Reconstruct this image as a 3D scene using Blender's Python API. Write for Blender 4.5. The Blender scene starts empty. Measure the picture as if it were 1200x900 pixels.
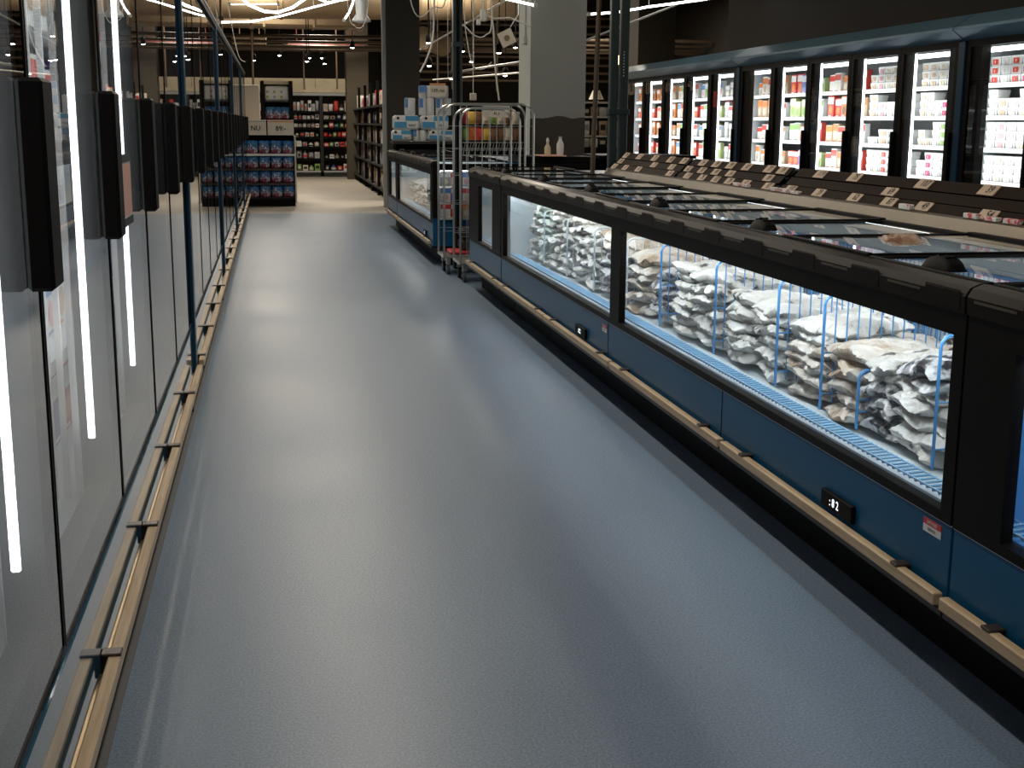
import bpy, bmesh, math, random
from mathutils import Vector, Matrix
random.seed(7)
S = bpy.context.scene
COL = S.collection
PI = math.pi
# ------------------------------------------------------------------ camera
H = 1.3
FPX = 1500.0
def unit(v): return v.normalized()
_yc = unit(Vector((318-600, 142-450, FPX)))
_zd = Vector((-50.0, 0, FPX)); _zd.y = -(_yc.x*_zd.x + _yc.z*FPX)/_yc.y
_zc = -unit(_zd)
_xc = _yc.cross(_zc)
right = Vector((_xc.x, _yc.x, _zc.x)); down = Vector((_xc.y, _yc.y, _zc.y)); fwd = Vector((_xc.z, _yc.z, _zc.z))
cam_d = bpy.data.cameras.new('camera'); cam = bpy.data.objects.new('camera', cam_d); COL.objects.link(cam)
m = Matrix.Identity(4)
for i in range(3):
    m[i][0] = right[i]; m[i][1] = -down[i]; m[i][2] = -fwd[i]
m[0][3], m[1][3], m[2][3] = 0, 0, H
cam.matrix_world = m
cam_d.sensor_width = 36; cam_d.lens = 36*FPX/1200; cam_d.clip_start = .05; cam_d.clip_end = 100
S.camera = cam
# ------------------------------------------------------------------ view + world + lights
S.view_settings.view_transform = 'Standard'; S.view_settings.look = 'None'
S.view_settings.gamma = 1; S.view_settings.use_curve_mapping = False
S.view_settings.exposure = 0.32
S.cycles.max_bounces = 8; S.cycles.transparent_max_bounces = 24
S.cycles.glossy_bounces = 4; S.cycles.diffuse_bounces = 3
S.cycles.sample_clamp_indirect = 6
S.cycles.use_denoising = True
S.cycles.caustics_reflective = False
W = bpy.data.worlds.new('world'); S.world = W; W.use_nodes = True
W.node_tree.nodes['Background'].inputs[0].default_value = (.9, .8, .65, 1)
W.node_tree.nodes['Background'].inputs[1].default_value = .05

WARM = (1, .90, .76)
COOL = (.87, .96, 1)
def area(name, loc, sx, sy, power, color, direction=(0, 0, -1), spread=PI, parent=None):
    d = bpy.data.lights.new(name, 'AREA'); d.shape = 'RECTANGLE'; d.size = sx; d.size_y = sy
    d.energy = power; d.color = color; d.spread = spread
    o = bpy.data.objects.new(name, d); COL.objects.link(o)
    z = -Vector(direction).normalized()
    y = Vector((0, 1, 0)); x = y.cross(z).normalized(); y = z.cross(x)
    mm = Matrix.Identity(4)
    for i in range(3): mm[i][0] = x[i]; mm[i][1] = y[i]; mm[i][2] = z[i]
    mm.translation = Vector(loc); o.matrix_world = mm
    return o
P_CEIL = 34; P_LONG = 14; P_LEFT = 4; P_WALL = 6; P_FAR = 130
CEIL_SPOTS = [(x, y) for x in (.55, 3.7) for y in (1.5, 5.0, 8.5, 12.0, 15.5)]
for x, y in CEIL_SPOTS:
    area('ceiling_lamp', (x, y, 3.38), .12, 2.4, P_CEIL*{1.5: .6, 5.0: .85}.get(y, 1.0)*(.22 if x > 2 else 1), WARM)
for x, y in ((-.1, 23), (3.2, 22), (1.0, 28), (6.5, 24)):
    area('ceiling_lamp', (x, y, 3.75), .5, 2.4, P_FAR, WARM)

# ------------------------------------------------------------------ helpers
class MB:
    """collects geometry in world coordinates"""
    def __init__(s): s.v = []; s.f = []; s.mi = []; s.sm = []
    def poly(s, pts, mi=0, smooth=False):
        n = len(s.v); s.v += [tuple(p) for p in pts]; s.f.append(tuple(range(n, n+len(pts)))); s.mi.append(mi); s.sm.append(smooth)
        return s
    def raw(s, vs, fs, mi=0, smooth=False):
        n = len(s.v); s.v += [tuple(p) for p in vs]
        for f in fs: s.f.append(tuple(i+n for i in f)); s.mi.append(mi); s.sm.append(smooth)
        return s
    def box(s, x0, x1, y0, y1, z0, z1, mi=0, c=0.0):
        if x0 > x1: x0, x1 = x1, x0
        if y0 > y1: y0, y1 = y1, y0
        if z0 > z1: z0, z1 = z1, z0
        if c <= 0:
            vs = [(x0,y0,z0),(x1,y0,z0),(x1,y1,z0),(x0,y1,z0),(x0,y0,z1),(x1,y0,z1),(x1,y1,z1),(x0,y1,z1)]
            return s.raw(vs, [(0,3,2,1),(4,5,6,7),(0,1,5,4),(1,2,6,5),(2,3,7,6),(3,0,4,7)], mi)
        c = min(c, (x1-x0)*.45, (y1-y0)*.45, (z1-z0)*.45)
        vs = []
        for z, k in ((z0, c), (z0+c, 0), (z1-c, 0), (z1, c)):
            vs += [(x0+k, y0+c+0, z) if k else (x0, y0+c, z), (x0+c+0, y0+k, z), (x1-c, y0+k, z), (x1-k, y0+c, z), (x1-k, y1-c, z), (x1-c, y1-k, z), (x0+c, y1-k, z), (x0+k, y1-c, z)]
        fs = [tuple(range(7, -1, -1)), tuple(range(24, 32))]
        for r in range(3):
            for i in range(8):
                j = (i+1) % 8; fs.append((r*8+i, r*8+j, r*8+8+j, r*8+8+i))
        return s.raw(vs, fs, mi)
    def prism_y(s, prof, y0, y1, mi=0, smooth=False):
        """profile list of (x,z) extruded along Y"""
        n = len(prof)
        vs = [(x, y0, z) for x, z in prof] + [(x, y1, z) for x, z in prof]
        fs = [tuple(range(n)), tuple(range(2*n-1, n-1, -1))]
        s.raw(vs, fs, mi)
        s.raw(vs, [(i, i+n, (i+1) % n + n, (i+1) % n) for i in range(n)], mi, smooth)
        return s
    def prism_x(s, prof, x0, x1, mi=0, smooth=False):
        n = len(prof)
        vs = [(x0, y, z) for y, z in prof] + [(x1, y, z) for y, z in prof]
        s.raw(vs, [tuple(range(n)), tuple(range(2*n-1, n-1, -1))], mi)
        s.raw(vs, [(i, i+n, (i+1) % n + n, (i+1) % n) for i in range(n)], mi, smooth)
        return s
    def tube(s, pts, r, n=8, mi=0, closed=False):
        pts = [Vector(p) for p in pts]; N = len(pts); vs = []
        up = None
        for i, p in enumerate(pts):
            a = pts[max(i-1, 0)] if not closed else pts[i-1]
            b = pts[min(i+1, N-1)] if not closed else pts[(i+1) % N]
            t = (b-a).normalized()
            if up is None:
                up = Vector((0, 0, 1)) if abs(t.z) < .9 else Vector((1, 0, 0))
            u = (up - t*up.dot(t))
            if u.length < 1e-4: u = Vector((1, 0, 0)) - t*t.x
            u.normalize(); w = t.cross(u); up = u
            rr = r[i] if isinstance(r, (list, tuple)) else r
            for k in range(n):
                a_ = 2*PI*k/n; vs.append(p + (u*math.cos(a_)+w*math.sin(a_))*rr)
        fs = []
        for i in range(N if closed else N-1):
            j = (i+1) % N
            for k in range(n):
                k2 = (k+1) % n; fs.append((i*n+k, i*n+k2, j*n+k2, j*n+k))
        s.raw(vs, fs, mi, True)
        if not closed:
            s.raw(vs[:n], [tuple(range(n-1, -1, -1))], mi); s.raw(vs[-n:], [tuple(range(n))], mi)
        return s
    def lathe(s, c, prof, n=16, mi=0):
        """prof list of (r,z) around vertical axis at c"""
        vs = []
        for r, z in prof:
            for k in range(n): vs.append((c[0]+r*math.cos(2*PI*k/n), c[1]+r*math.sin(2*PI*k/n), c[2]+z))
        fs = []
        for i in range(len(prof)-1):
            for k in range(n):
                k2 = (k+1) % n; fs.append((i*n+k, i*n+k2, (i+1)*n+k2, (i+1)*n+k))
        s.raw(vs, fs, mi, True)
        s.raw(vs[:n], [tuple(range(n-1, -1, -1))], mi); s.raw(vs[-n:], [tuple(range(n))], mi)
        return s
    def text(s, string, size, o, u, v, mi=0, align='CENTER'):
        me = text_mesh(string, align)
        o = Vector(o); u = Vector(u).normalized(); v = Vector(v).normalized()
        return s.raw([o + u*(p.co.x*size) + v*(p.co.y*size) for p in me.vertices], [tuple(f.vertices) for f in me.polygons], mi)
    def mesh(s, name, mats, org):
        me = bpy.data.meshes.new(name)
        ox, oy, oz = org
        me.from_pydata([(x-ox, y-oy, z-oz) for x, y, z in s.v], [], s.f)
        if not isinstance(mats, (list, tuple)): mats = [mats]
        for mt in mats: me.materials.append(mt)
        me.polygons.foreach_set('material_index', s.mi)
        me.polygons.foreach_set('use_smooth', s.sm)
        me.update()
        return me
    def build(s, name, mats, parent=None, org=None):
        if org is None: org = ORG[parent.name] if parent is not None else (0, 0, 0)
        o = bpy.data.objects.new(name, s.mesh(name, mats, org)); COL.objects.link(o)
        if parent is not None: o.parent = parent
        else: o.location = org
        ORG[o.name] = Vector(org)
        return o
ORG = {}
_T = {}
def text_mesh(string, align):
    k = (string, align)
    if k not in _T:
        cu = bpy.data.curves.new('lettering', 'FONT'); cu.body = string; cu.size = 1; cu.align_x = align; cu.align_y = 'CENTER'; cu.resolution_u = 2; cu.offset = .014
        ob = bpy.data.objects.new('lettering', cu); COL.objects.link(ob)
        dg = bpy.context.evaluated_depsgraph_get(); dg.update()
        _T[k] = bpy.data.meshes.new_from_object(ob.evaluated_get(dg))
        bpy.data.objects.remove(ob)
    return _T[k]
def tag(o, label=None, cat=None, group=None, kind=None):
    if label: o['label'] = label
    if cat: o['category'] = cat
    if group: o['group'] = group
    if kind: o['kind'] = kind
    return o
def thing(name, loc, label, cat, group=None):
    o = bpy.data.objects.new(name, None); COL.objects.link(o); o.location = loc; o.empty_display_size = .1
    ORG[o.name] = Vector(loc)
    return tag(o, label, cat, group)
def solo(mb, name, mats, org, label, cat, group=None):
    return tag(mb.build(name, mats, None, org), label, cat, group)
def struct(mb, name, mats, org=(0, 0, 0)):
    return tag(mb.build(name, mats, None, org), kind='structure')
def inst(me, name, loc, rot=(0, 0, 0), scale=(1, 1, 1), label=None, cat=None, group=None):
    """a single mesh thing sharing its mesh with its look-alikes"""
    o = bpy.data.objects.new(name, me); COL.objects.link(o); o.location = loc; o.rotation_euler = rot; o.scale = scale
    return tag(o, label, cat, group)
ORDW = ['first', 'second', 'third', 'fourth', 'fifth', 'sixth', 'seventh', 'eighth', 'ninth', 'tenth', 'eleventh', 'twelfth', 'thirteenth', 'fourteenth', 'fifteenth', 'sixteenth', 'seventeenth', 'eighteenth', 'nineteenth', 'twentieth']

# ------------------------------------------------------------------ materials
def new_mat(name):
    mt = bpy.data.materials.new(name); mt.use_nodes = True
    nt = mt.node_tree; return mt, nt, nt.nodes['Principled BSDF']
def mat(name, col, rough=.5, metal=0, spec=.5, noise=0, nscale=8, bump=0, bscale=60, emit=None, estr=0, coat=0):
    mt, nt, b = new_mat(name)
    b.inputs['Base Color'].default_value = (*col, 1); b.inputs['Roughness'].default_value = rough
    b.inputs['Metallic'].default_value = metal; b.inputs['Specular IOR Level'].default_value = spec
    b.inputs['Coat Weight'].default_value = coat
    tc = nt.nodes.new('ShaderNodeTexCoord')
    if noise:
        nz = nt.nodes.new('ShaderNodeTexNoise'); nz.inputs['Scale'].default_value = nscale; nz.inputs['Detail'].default_value = 5
        nt.links.new(tc.outputs['Object'], nz.inputs['Vector'])
        r = nt.nodes.new('ShaderNodeMapRange'); r.inputs['To Min'].default_value = 1-noise; r.inputs['To Max'].default_value = 1+noise
        nt.links.new(nz.outputs['Fac'], r.inputs['Value'])
        mx = nt.nodes.new('ShaderNodeVectorMath'); mx.operation = 'SCALE'; mx.inputs[0].default_value = col
        nt.links.new(r.outputs['Result'], mx.inputs['Scale']); nt.links.new(mx.outputs['Vector'], b.inputs['Base Color'])
    if bump:
        nz = nt.nodes.new('ShaderNodeTexNoise'); nz.inputs['Scale'].default_value = bscale; nz.inputs['Detail'].default_value = 4
        nt.links.new(tc.outputs['Object'], nz.inputs['Vector'])
        bp = nt.nodes.new('ShaderNodeBump'); bp.inputs['Strength'].default_value = bump; bp.inputs['Distance'].default_value = .01
        nt.links.new(nz.outputs['Fac'], bp.inputs['Height']); nt.links.new(bp.outputs['Normal'], b.inputs['Normal'])
    if emit:
        b.inputs['Emission Color'].default_value = (*emit, 1); b.inputs['Emission Strength'].default_value = estr
    return mt
def glass(name, tint=(1, 1, 1), base=.05, rough=0.0, boost=1.0, power=5):
    """one thin pane: mirror share grows towards grazing angles"""
    mt = bpy.data.materials.new(name); mt.use_nodes = True; nt = mt.node_tree; nt.nodes.clear()
    out = nt.nodes.new('ShaderNodeOutputMaterial'); mix = nt.nodes.new('ShaderNodeMixShader')
    tr = nt.nodes.new('ShaderNodeBsdfTransparent'); tr.inputs[0].default_value = (*tint, 1)
    gl = nt.nodes.new('ShaderNodeBsdfGlossy'); gl.inputs['Roughness'].default_value = rough
    lw = nt.nodes.new('ShaderNodeLayerWeight'); lw.inputs[0].default_value = .5
    p = nt.nodes.new('ShaderNodeMath'); p.operation = 'POWER'; p.inputs[1].default_value = power
    r = nt.nodes.new('ShaderNodeMapRange'); r.inputs['To Min'].default_value = base; r.inputs['To Max'].default_value = boost
    nt.links.new(lw.outputs['Facing'], p.inputs[0]); nt.links.new(p.outputs[0], r.inputs['Value'])
    nt.links.new(r.outputs['Result'], mix.inputs[0]); nt.links.new(tr.outputs[0], mix.inputs[1]); nt.links.new(gl.outputs[0], mix.inputs[2])
    nt.links.new(mix.outputs[0], out.inputs[0])
    return mt
def emis(name, col, strength):
    mt = bpy.data.materials.new(name); mt.use_nodes = True; nt = mt.node_tree; nt.nodes.clear()
    out = nt.nodes.new('ShaderNodeOutputMaterial'); e = nt.nodes.new('ShaderNodeEmission')
    e.inputs[0].default_value = (*col, 1); e.inputs[1].default_value = strength; nt.links.new(e.outputs[0], out.inputs[0])
    return mt
def vinyl():
    mt, nt, b = new_mat('blue_grey_vinyl')
    tc = nt.nodes.new('ShaderNodeTexCoord')
    n1 = nt.nodes.new('ShaderNodeTexNoise'); n1.inputs['Scale'].default_value = 170; n1.inputs['Detail'].default_value = 3
    n2 = nt.nodes.new('ShaderNodeTexNoise'); n2.inputs['Scale'].default_value = .9; n2.inputs['Detail'].default_value = 4
    for n_ in (n1, n2): nt.links.new(tc.outputs['Object'], n_.inputs['Vector'])
    r = nt.nodes.new('ShaderNodeValToRGB')
    r.color_ramp.elements[0].position = .3; r.color_ramp.elements[0].color = (.085, .135, .20, 1)
    r.color_ramp.elements[1].position = .7; r.color_ramp.elements[1].color = (.23, .30, .39, 1)
    nt.links.new(n1.outputs['Fac'], r.inputs[0])
    mr = nt.nodes.new('ShaderNodeMapRange'); mr.inputs['To Min'].default_value = .85; mr.inputs['To Max'].default_value = 1.15
    nt.links.new(n2.outputs['Fac'], mr.inputs['Value'])
    v = nt.nodes.new('ShaderNodeVectorMath'); v.operation = 'SCALE'
    nt.links.new(r.outputs[0], v.inputs[0]); nt.links.new(mr.outputs[0], v.inputs['Scale'])
    nt.links.new(v.outputs[0], b.inputs['Base Color'])
    r2 = nt.nodes.new('ShaderNodeMapRange'); r2.inputs['To Min'].default_value = .30; r2.inputs['To Max'].default_value = .48
    nt.links.new(n2.outputs['Fac'], r2.inputs['Value']); nt.links.new(r2.outputs[0], b.inputs['Roughness'])
    bp = nt.nodes.new('ShaderNodeBump'); bp.inputs['Strength'].default_value = .12; bp.inputs['Distance'].default_value = .002
    nt.links.new(n1.outputs['Fac'], bp.inputs['Height']); nt.links.new(bp.outputs[0], b.inputs['Normal'])
    return mt
def patchy(name, cols, scale=6, rough=.30, bump=.35, bscale=18, spec=.5):
    """print or see-through contents: blotches of several colours, different on every object"""
    mt, nt, b = new_mat(name)
    tc = nt.nodes.new('ShaderNodeTexCoord'); oi = nt.nodes.new('ShaderNodeObjectInfo')
    nz = nt.nodes.new('ShaderNodeTexNoise'); nz.noise_dimensions = '4D'; nz.inputs['Scale'].default_value = scale; nz.inputs['Detail'].default_value = 4; nz.inputs['Roughness'].default_value = .6
    mu = nt.nodes.new('ShaderNodeMath'); mu.operation = 'MULTIPLY'; mu.inputs[1].default_value = 37
    nt.links.new(oi.outputs['Random'], mu.inputs[0]); nt.links.new(mu.outputs[0], nz.inputs['W']); nt.links.new(tc.outputs['Object'], nz.inputs['Vector'])
    r = nt.nodes.new('ShaderNodeValToRGB'); r.color_ramp.interpolation = 'LINEAR'
    el = r.color_ramp.elements
    n = len(cols)
    for i, (pos, c) in enumerate(cols):
        e = el[i] if i < 2 else el.new(pos)
        e.position = pos; e.color = (*c, 1)
    nt.links.new(nz.outputs['Fac'], r.inputs[0]); nt.links.new(r.outputs[0], b.inputs['Base Color'])
    b.inputs['Roughness'].default_value = rough; b.inputs['Specular IOR Level'].default_value = spec
    n2 = nt.nodes.new('ShaderNodeTexNoise'); n2.inputs['Scale'].default_value = bscale; n2.inputs['Detail'].default_value = 3; n2.inputs['Distortion'].default_value = 1.2
    nt.links.new(tc.outputs['Object'], n2.inputs['Vector'])
    bp = nt.nodes.new('ShaderNodeBump'); bp.inputs['Strength'].default_value = bump; bp.inputs['Distance'].default_value = .03
    nt.links.new(n2.outputs['Fac'], bp.inputs['Height']); nt.links.new(bp.outputs[0], b.inputs['Normal'])
    return mt
def wood(name, a, b_, rough=.45):
    mt, nt, b = new_mat(name)
    tc = nt.nodes.new('ShaderNodeTexCoord'); mp = nt.nodes.new('ShaderNodeMapping'); mp.inputs['Scale'].default_value = (60, 2.5, 60)
    nz = nt.nodes.new('ShaderNodeTexNoise'); nz.inputs['Scale'].default_value = 1.5; nz.inputs['Detail'].default_value = 6
    nt.links.new(tc.outputs['Object'], mp.inputs[0]); nt.links.new(mp.outputs[0], nz.inputs['Vector'])
    r = nt.nodes.new('ShaderNodeValToRGB'); r.color_ramp.elements[0].position = .3; r.color_ramp.elements[1].position = .75
    r.color_ramp.elements[0].color = (*a, 1); r.color_ramp.elements[1].color = (*b_, 1)
    nt.links.new(nz.outputs['Fac'], r.inputs[0]); nt.links.new(r.outputs[0], b.inputs['Base Color']); b.inputs['Roughness'].default_value = rough
    return mt
def column_paint():
    """grey paint above, brown paint below a wavy edge"""
    mt, nt, b = new_mat('two_tone_column_paint')
    tc = nt.nodes.new('ShaderNodeTexCoord'); sp = nt.nodes.new('ShaderNodeSeparateXYZ')
    nt.links.new(tc.outputs['Object'], sp.inputs[0])
    nz = nt.nodes.new('ShaderNodeTexNoise'); nz.inputs['Scale'].default_value = 2.6; nz.inputs['Detail'].default_value = 2
    nt.links.new(tc.outputs['Object'], nz.inputs['Vector'])
    ad = nt.nodes.new('ShaderNodeMath'); ad.operation = 'MULTIPLY_ADD'; ad.inputs[1].default_value = .12
    nt.links.new(nz.outputs['Fac'], ad.inputs[0]); nt.links.new(sp.outputs['Z'], ad.inputs[2])
    gt = nt.nodes.new('ShaderNodeMath'); gt.operation = 'GREATER_THAN'; gt.inputs[1].default_value = 1.42
    nt.links.new(ad.outputs[0], gt.inputs[0])
    mx = nt.nodes.new('ShaderNodeMix'); mx.data_type = 'RGBA'
    mx.inputs['A'].default_value = (.045, .035, .026, 1); mx.inputs['B'].default_value = (.27, .28, .26, 1)
    nt.links.new(gt.outputs[0], mx.inputs['Factor']); nt.links.new(mx.outputs['Result'], b.inputs['Base Color'])
    b.inputs['Roughness'].default_value = .6
    return mt

M = dict(
    vinyl=vinyl(), concrete=mat('tan_concrete', (.36, .32, .26), .5, noise=.15, nscale=2.5),
    band=mat('dark_grey_floor_band', (.10, .105, .11), .5, noise=.1, nscale=60),
    gloss_blue=mat('glossy_blue_base', (.03, .10, .16), .07, spec=.9, coat=.6),
    blue=mat('dark_blue_enamel', (.006, .085, .19), .32, spec=.25, noise=.12, nscale=3),
    bluepost=mat('blue_post_enamel', (.010, .040, .075), .35, spec=.3),
    black=mat('black_frame', (.007, .006, .005), .45, spec=.08),
    matblack=mat('matt_black', (.003, .0027, .0025), .6, spec=.12),
    brownblack=mat('brown_black_plastic', (.014, .010, .007), .30, spec=.12, noise=.2, nscale=15),
    kick=mat('black_plinth', (.004, .004, .005), .6, spec=.1),
    wood=wood('pale_wood_rail', (.40, .28, .16), (.66, .50, .32)),
    clip=mat('bronze_clip', (.045, .030, .022), .4, metal=.3),
    brass=mat('brass_trim', (.45, .33, .18), .35, metal=.8),
    grey=mat('grey_door_frame', (.075, .075, .075), .45, spec=.2),
    liner=mat('pale_liner', (.62, .70, .74), .45),
    blueliner=mat('blue_liner', (.07, .27, .58), .4),
    greyliner=mat('grey_liner', (.42, .43, .43), .5),
    steel=mat('brushed_steel', (.17, .145, .11), .35, metal=.9, noise=.12, nscale=4, bump=.25, bscale=2.5),
    chrome=mat('zinc_plated_wire', (.62, .60, .56), .28, metal=.9),
    bluewire=mat('blue_coated_wire', (.08, .30, .66), .35),
    grillewire=mat('pale_blue_grille_wire', (.22, .46, .72), .35),
    whitewire=mat('white_coated_wire', (.75, .82, .86), .35),
    pane=glass('cabinet_glass', base=.07), tallpane=glass('multi_layer_door_glass', base=.12, boost=.95, power=2.6),
    lidglass=glass('lid_glass', tint=(.93, .97, .98), base=.10),
    led=emis('cool_led', (.86, .95, 1), 6), ledtop=emis('cool_led_panel', (.9, .97, 1), 4),
    lamp=emis('lamp_white', (1, .97, .9), 9), spot=emis('spot_lamp', (1, .93, .8), 22),
    digits=emis('display_digits', (.85, .93, 1), 1.6),
    white=mat('white_plastic', (.72, .72, .70), .45), cream=mat('cream_card', (.70, .62, .50), .6),
    ink=mat('black_ink', (.01, .01, .01), .6), red=mat('red_print', (.55, .04, .04), .45),
    ltag=mat('beige_price_card', (.62, .47, .34), .5), orange=mat('orange_print', (.75, .32, .12), .5),
    strip=mat('brown_price_strip', (.020, .011, .006), .5, spec=.06, noise=.25, nscale=20),
    darkwall=mat('dark_brown_wall', (.020, .015, .010), .8), ceiling=mat('dark_ceiling', (.030, .024, .017), .9, noise=.3, nscale=1.2),
    duct=mat('tan_duct', (.27, .20, .12), .5, metal=.3, noise=.15, nscale=1.5), pipe=mat('brown_pipe', (.10, .070, .045), .45, metal=.4),
    bwood=mat('pale_timber_board', (.66, .56, .38), .6, noise=.2, nscale=6), darkcol=mat('dark_olive_column', (.040, .034, .024), .7),
    olive=mat('olive_column', (.060, .046, .028), .7), column=column_paint(), colside=mat('pale_column_side', (.50, .50, .44), .6),
    post=mat('dark_green_post', (.022, .035, .035), .4), cable=mat('white_cable', (.62, .60, .54), .5),
    redpipe=mat('red_duct', (.12, .012, .008), .5), hood=mat('blue_grey_fascia', (.14, .25, .33), .3, metal=.25),
    pink=mat('salmon_edge', (.75, .42, .33), .5), shelf=mat('dark_shelf', (.02, .018, .016), .5),
    paleshelf=mat('pale_shelf_edge', (.55, .52, .45), .5),
)
M['bag_white'] = patchy('white_bag_film', [(.0, (.05, .05, .05)), (.37, (.10, .10, .10)), (.40, (.50, .47, .42)), (.48, (.68, .67, .63)), (1, (.78, .77, .73))], 12)
M['bag_brown'] = patchy('brown_paper_bag', [(.0, (.14, .09, .06)), (.40, (.42, .31, .21)), (.52, (.66, .61, .54)), (1, (.75, .72, .67))], 9)
M['bag_dark'] = patchy('dark_bag_film', [(.0, (.01, .01, .012)), (.45, (.03, .03, .035)), (.50, (.55, .55, .55)), (1, (.85, .85, .85))], 9)
M['bag_mint'] = patchy('pale_green_bag_film', [(.0, (.45, .50, .46)), (.45, (.52, .62, .56)), (.62, (.70, .77, .72)), (1, (.78, .80, .77))], 8)

# ------------------------------------------------------------------ room
struct(MB().box(-1.35, 9, -3, 18.8, -.1, 0), 'floor', M['vinyl'])
struct(MB().box(-1.35, 9, 18.8, 34.1, -.1, 0), 'floor', M['concrete'])
struct(MB().box(-.46, -.372, -.5, 19.9, 0, .004), 'trim_1', M['band'])
struct(MB().box(-1.35, 9, -3, 34.1, 4.2, 4.3), 'ceiling', M['ceiling'])
struct(MB().box(-1.35, 9, 34, 34.15, 0, 4.2), 'wall_back', M['darkwall'])
struct(MB().box(-1.35, 9, -3.15, -3, 0, 4.2), 'wall_front', M['darkwall'])
struct(MB().box(-1.5, -1.35, -3.1, 34.1, 0, 4.2), 'wall_left', M['darkwall'])
struct(MB().box(5.75, 5.9, -3, 16.1, 0, 4.2), 'wall_right', M['darkwall'])
struct(MB().box(9, 9.15, -3, 34.1, 0, 4.2), 'wall_side', M['darkwall'])
# grey column with two paints
cm = MB(); cm.box(2.62, 3.20, 13.2, 13.83, 0, 4.2, 0)
cm.raw([(2.618, 13.2, 0), (2.618, 13.83, 0), (2.618, 13.83, 4.2), (2.618, 13.2, 4.2)], [(0, 1, 2, 3)], 1)
c_ = struct(cm, 'column', [M['column'], M['colside']], (2.62, 13.2, 0)); tag(c_, kind='structure')
cm = MB().box(2.600, 2.618, 13.42, 13.46, 2.18, 4.2).box(2.585, 2.618, 13.38, 13.50, 2.10, 2.18, c=.004)
solo(cm, 'cable_conduit', M['greyliner'], (2.61, 13.44, 2.1), 'grey cable conduit with a small junction box on the pale side of the grey column', 'conduit')
struct(MB().box(1.74, 2.25, 20.0, 20.5, 0, 4.2).box(1.68, 1.74, 20.05, 20.12, 0, 4.2, 1), 'column', [M['darkcol'], M['greyliner']])
struct(MB().box(1.70, 2.20, 30.0, 30.5, 0, 4.2), 'column', M['olive'])
struct(MB().box(5.40, 5.97, 19.0, 19.6, 0, 4.2), 'column', M['olive'])

# ------------------------------------------------------------------ bags (variants share meshes)
from mathutils import noise as mnoise
def pillow(lx, ly, lz, seed, nx=26, ny=24, wr=.30, boxy=3.6, fold=.55):
    rnd = random.Random(seed)
    off = Vector((seed*3.7, seed*1.3, 0)); ang = rnd.uniform(0, PI)
    ca, sa = math.cos(ang), math.sin(ang)
    ed = [rnd.uniform(-.05, .05) for _ in range(64)]
    vs = []; fs = []
    for s_ in (1, -1):
        for i in range(nx+1):
            for j in range(ny+1):
                u = -1+2*i/nx; v = -1+2*j/ny
                e = max(0, (1-abs(u)**boxy)*(1-abs(v)**boxy))**.55
                uu, vv = u*ca-v*sa, u*sa+v*ca
                q = Vector((uu*1.0, vv*3.0, s_*.7))+off
                ridge = 1-abs(mnoise.noise(q))*2.4
                ridge += .55*(.5-abs(mnoise.noise(Vector((u*3.2+v*1.1, v*6.5-u*1.5, s_*2.0))+off))*2.2)
                big = mnoise.noise(Vector((u*.9, v*.9, 5))+off)
                hh = e*(1+wr*(ridge-.45))
                x = u*lx/2*(1+ed[j]*(1-abs(v)*.3)); y = v*ly/2*(1+ed[25+i])
                z = s_*hh*lz/2+big*lz*.45*fold+(1-e)*mnoise.noise(Vector((u*1.6, v*1.6, 9))+off)*lz*.9*fold
                vs.append((x, y, z))
    n = (nx+1)*(ny+1)
    for i in range(nx):
        for j in range(ny):
            a = i*(ny+1)+j; b = a+ny+1
            fs.append((a, b, b+1, a+1)); fs.append((n+a, n+a+1, n+b+1, n+b))
    ring = [j for j in range(ny+1)] + [i*(ny+1)+ny for i in range(1, nx+1)] + [nx*(ny+1)+j for j in range(ny-1, -1, -1)] + [i*(ny+1) for i in range(nx-1, 0, -1)]
    for k in range(len(ring)):
        a, b = ring[k], ring[(k+1) % len(ring)]; fs.append((a, b, n+b, n+a))
    return vs, fs
BAGS = {}
for kind in ('bag_white', 'bag_brown', 'bag_dark', 'bag_mint'):
    BAGS[kind] = []
    for sd in range(5):
        mb = MB(); vs, fs = pillow(.30, .27, .058, hash_ := (sd*17+len(kind)*3+5)); mb.raw(vs, fs, 0, True)
        BAGS[kind].append(mb.mesh('food_bag', M[kind], (0, 0, 0)))
BAGWORD = {'bag_white': ('white', 'crumpled white'), 'bag_brown': ('brown', 'brown and white'), 'bag_dark': ('dark', 'black and white'), 'bag_mint': ('mint', 'pale green')}
def stack(x, y, z0, n, kind, wy, where, tilt=0, top=None, lx=.30, hgt=.046):
    for k in range(n):
        kd = top if (top and k >= n-2) else kind
        me = random.choice(BAGS[kd])
        inst(me, 'food_bag', (x+random.uniform(-.012, .012), y+random.uniform(-.008, .008), z0+.03+k*hgt),
             (random.uniform(-.10, .10)+tilt, random.uniform(-.10, .10), random.uniform(-.22, .22)+(PI if random.random() < .5 else 0)),
             (lx/.30*random.uniform(.94, 1.04), wy/.27*random.uniform(.96, 1.03), random.uniform(.95, 1.2)),
             f'{BAGWORD[kd][1]} food bag, {where}', 'food bag', f'{BAGWORD[kd][0]} food bags, {where}')

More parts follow.
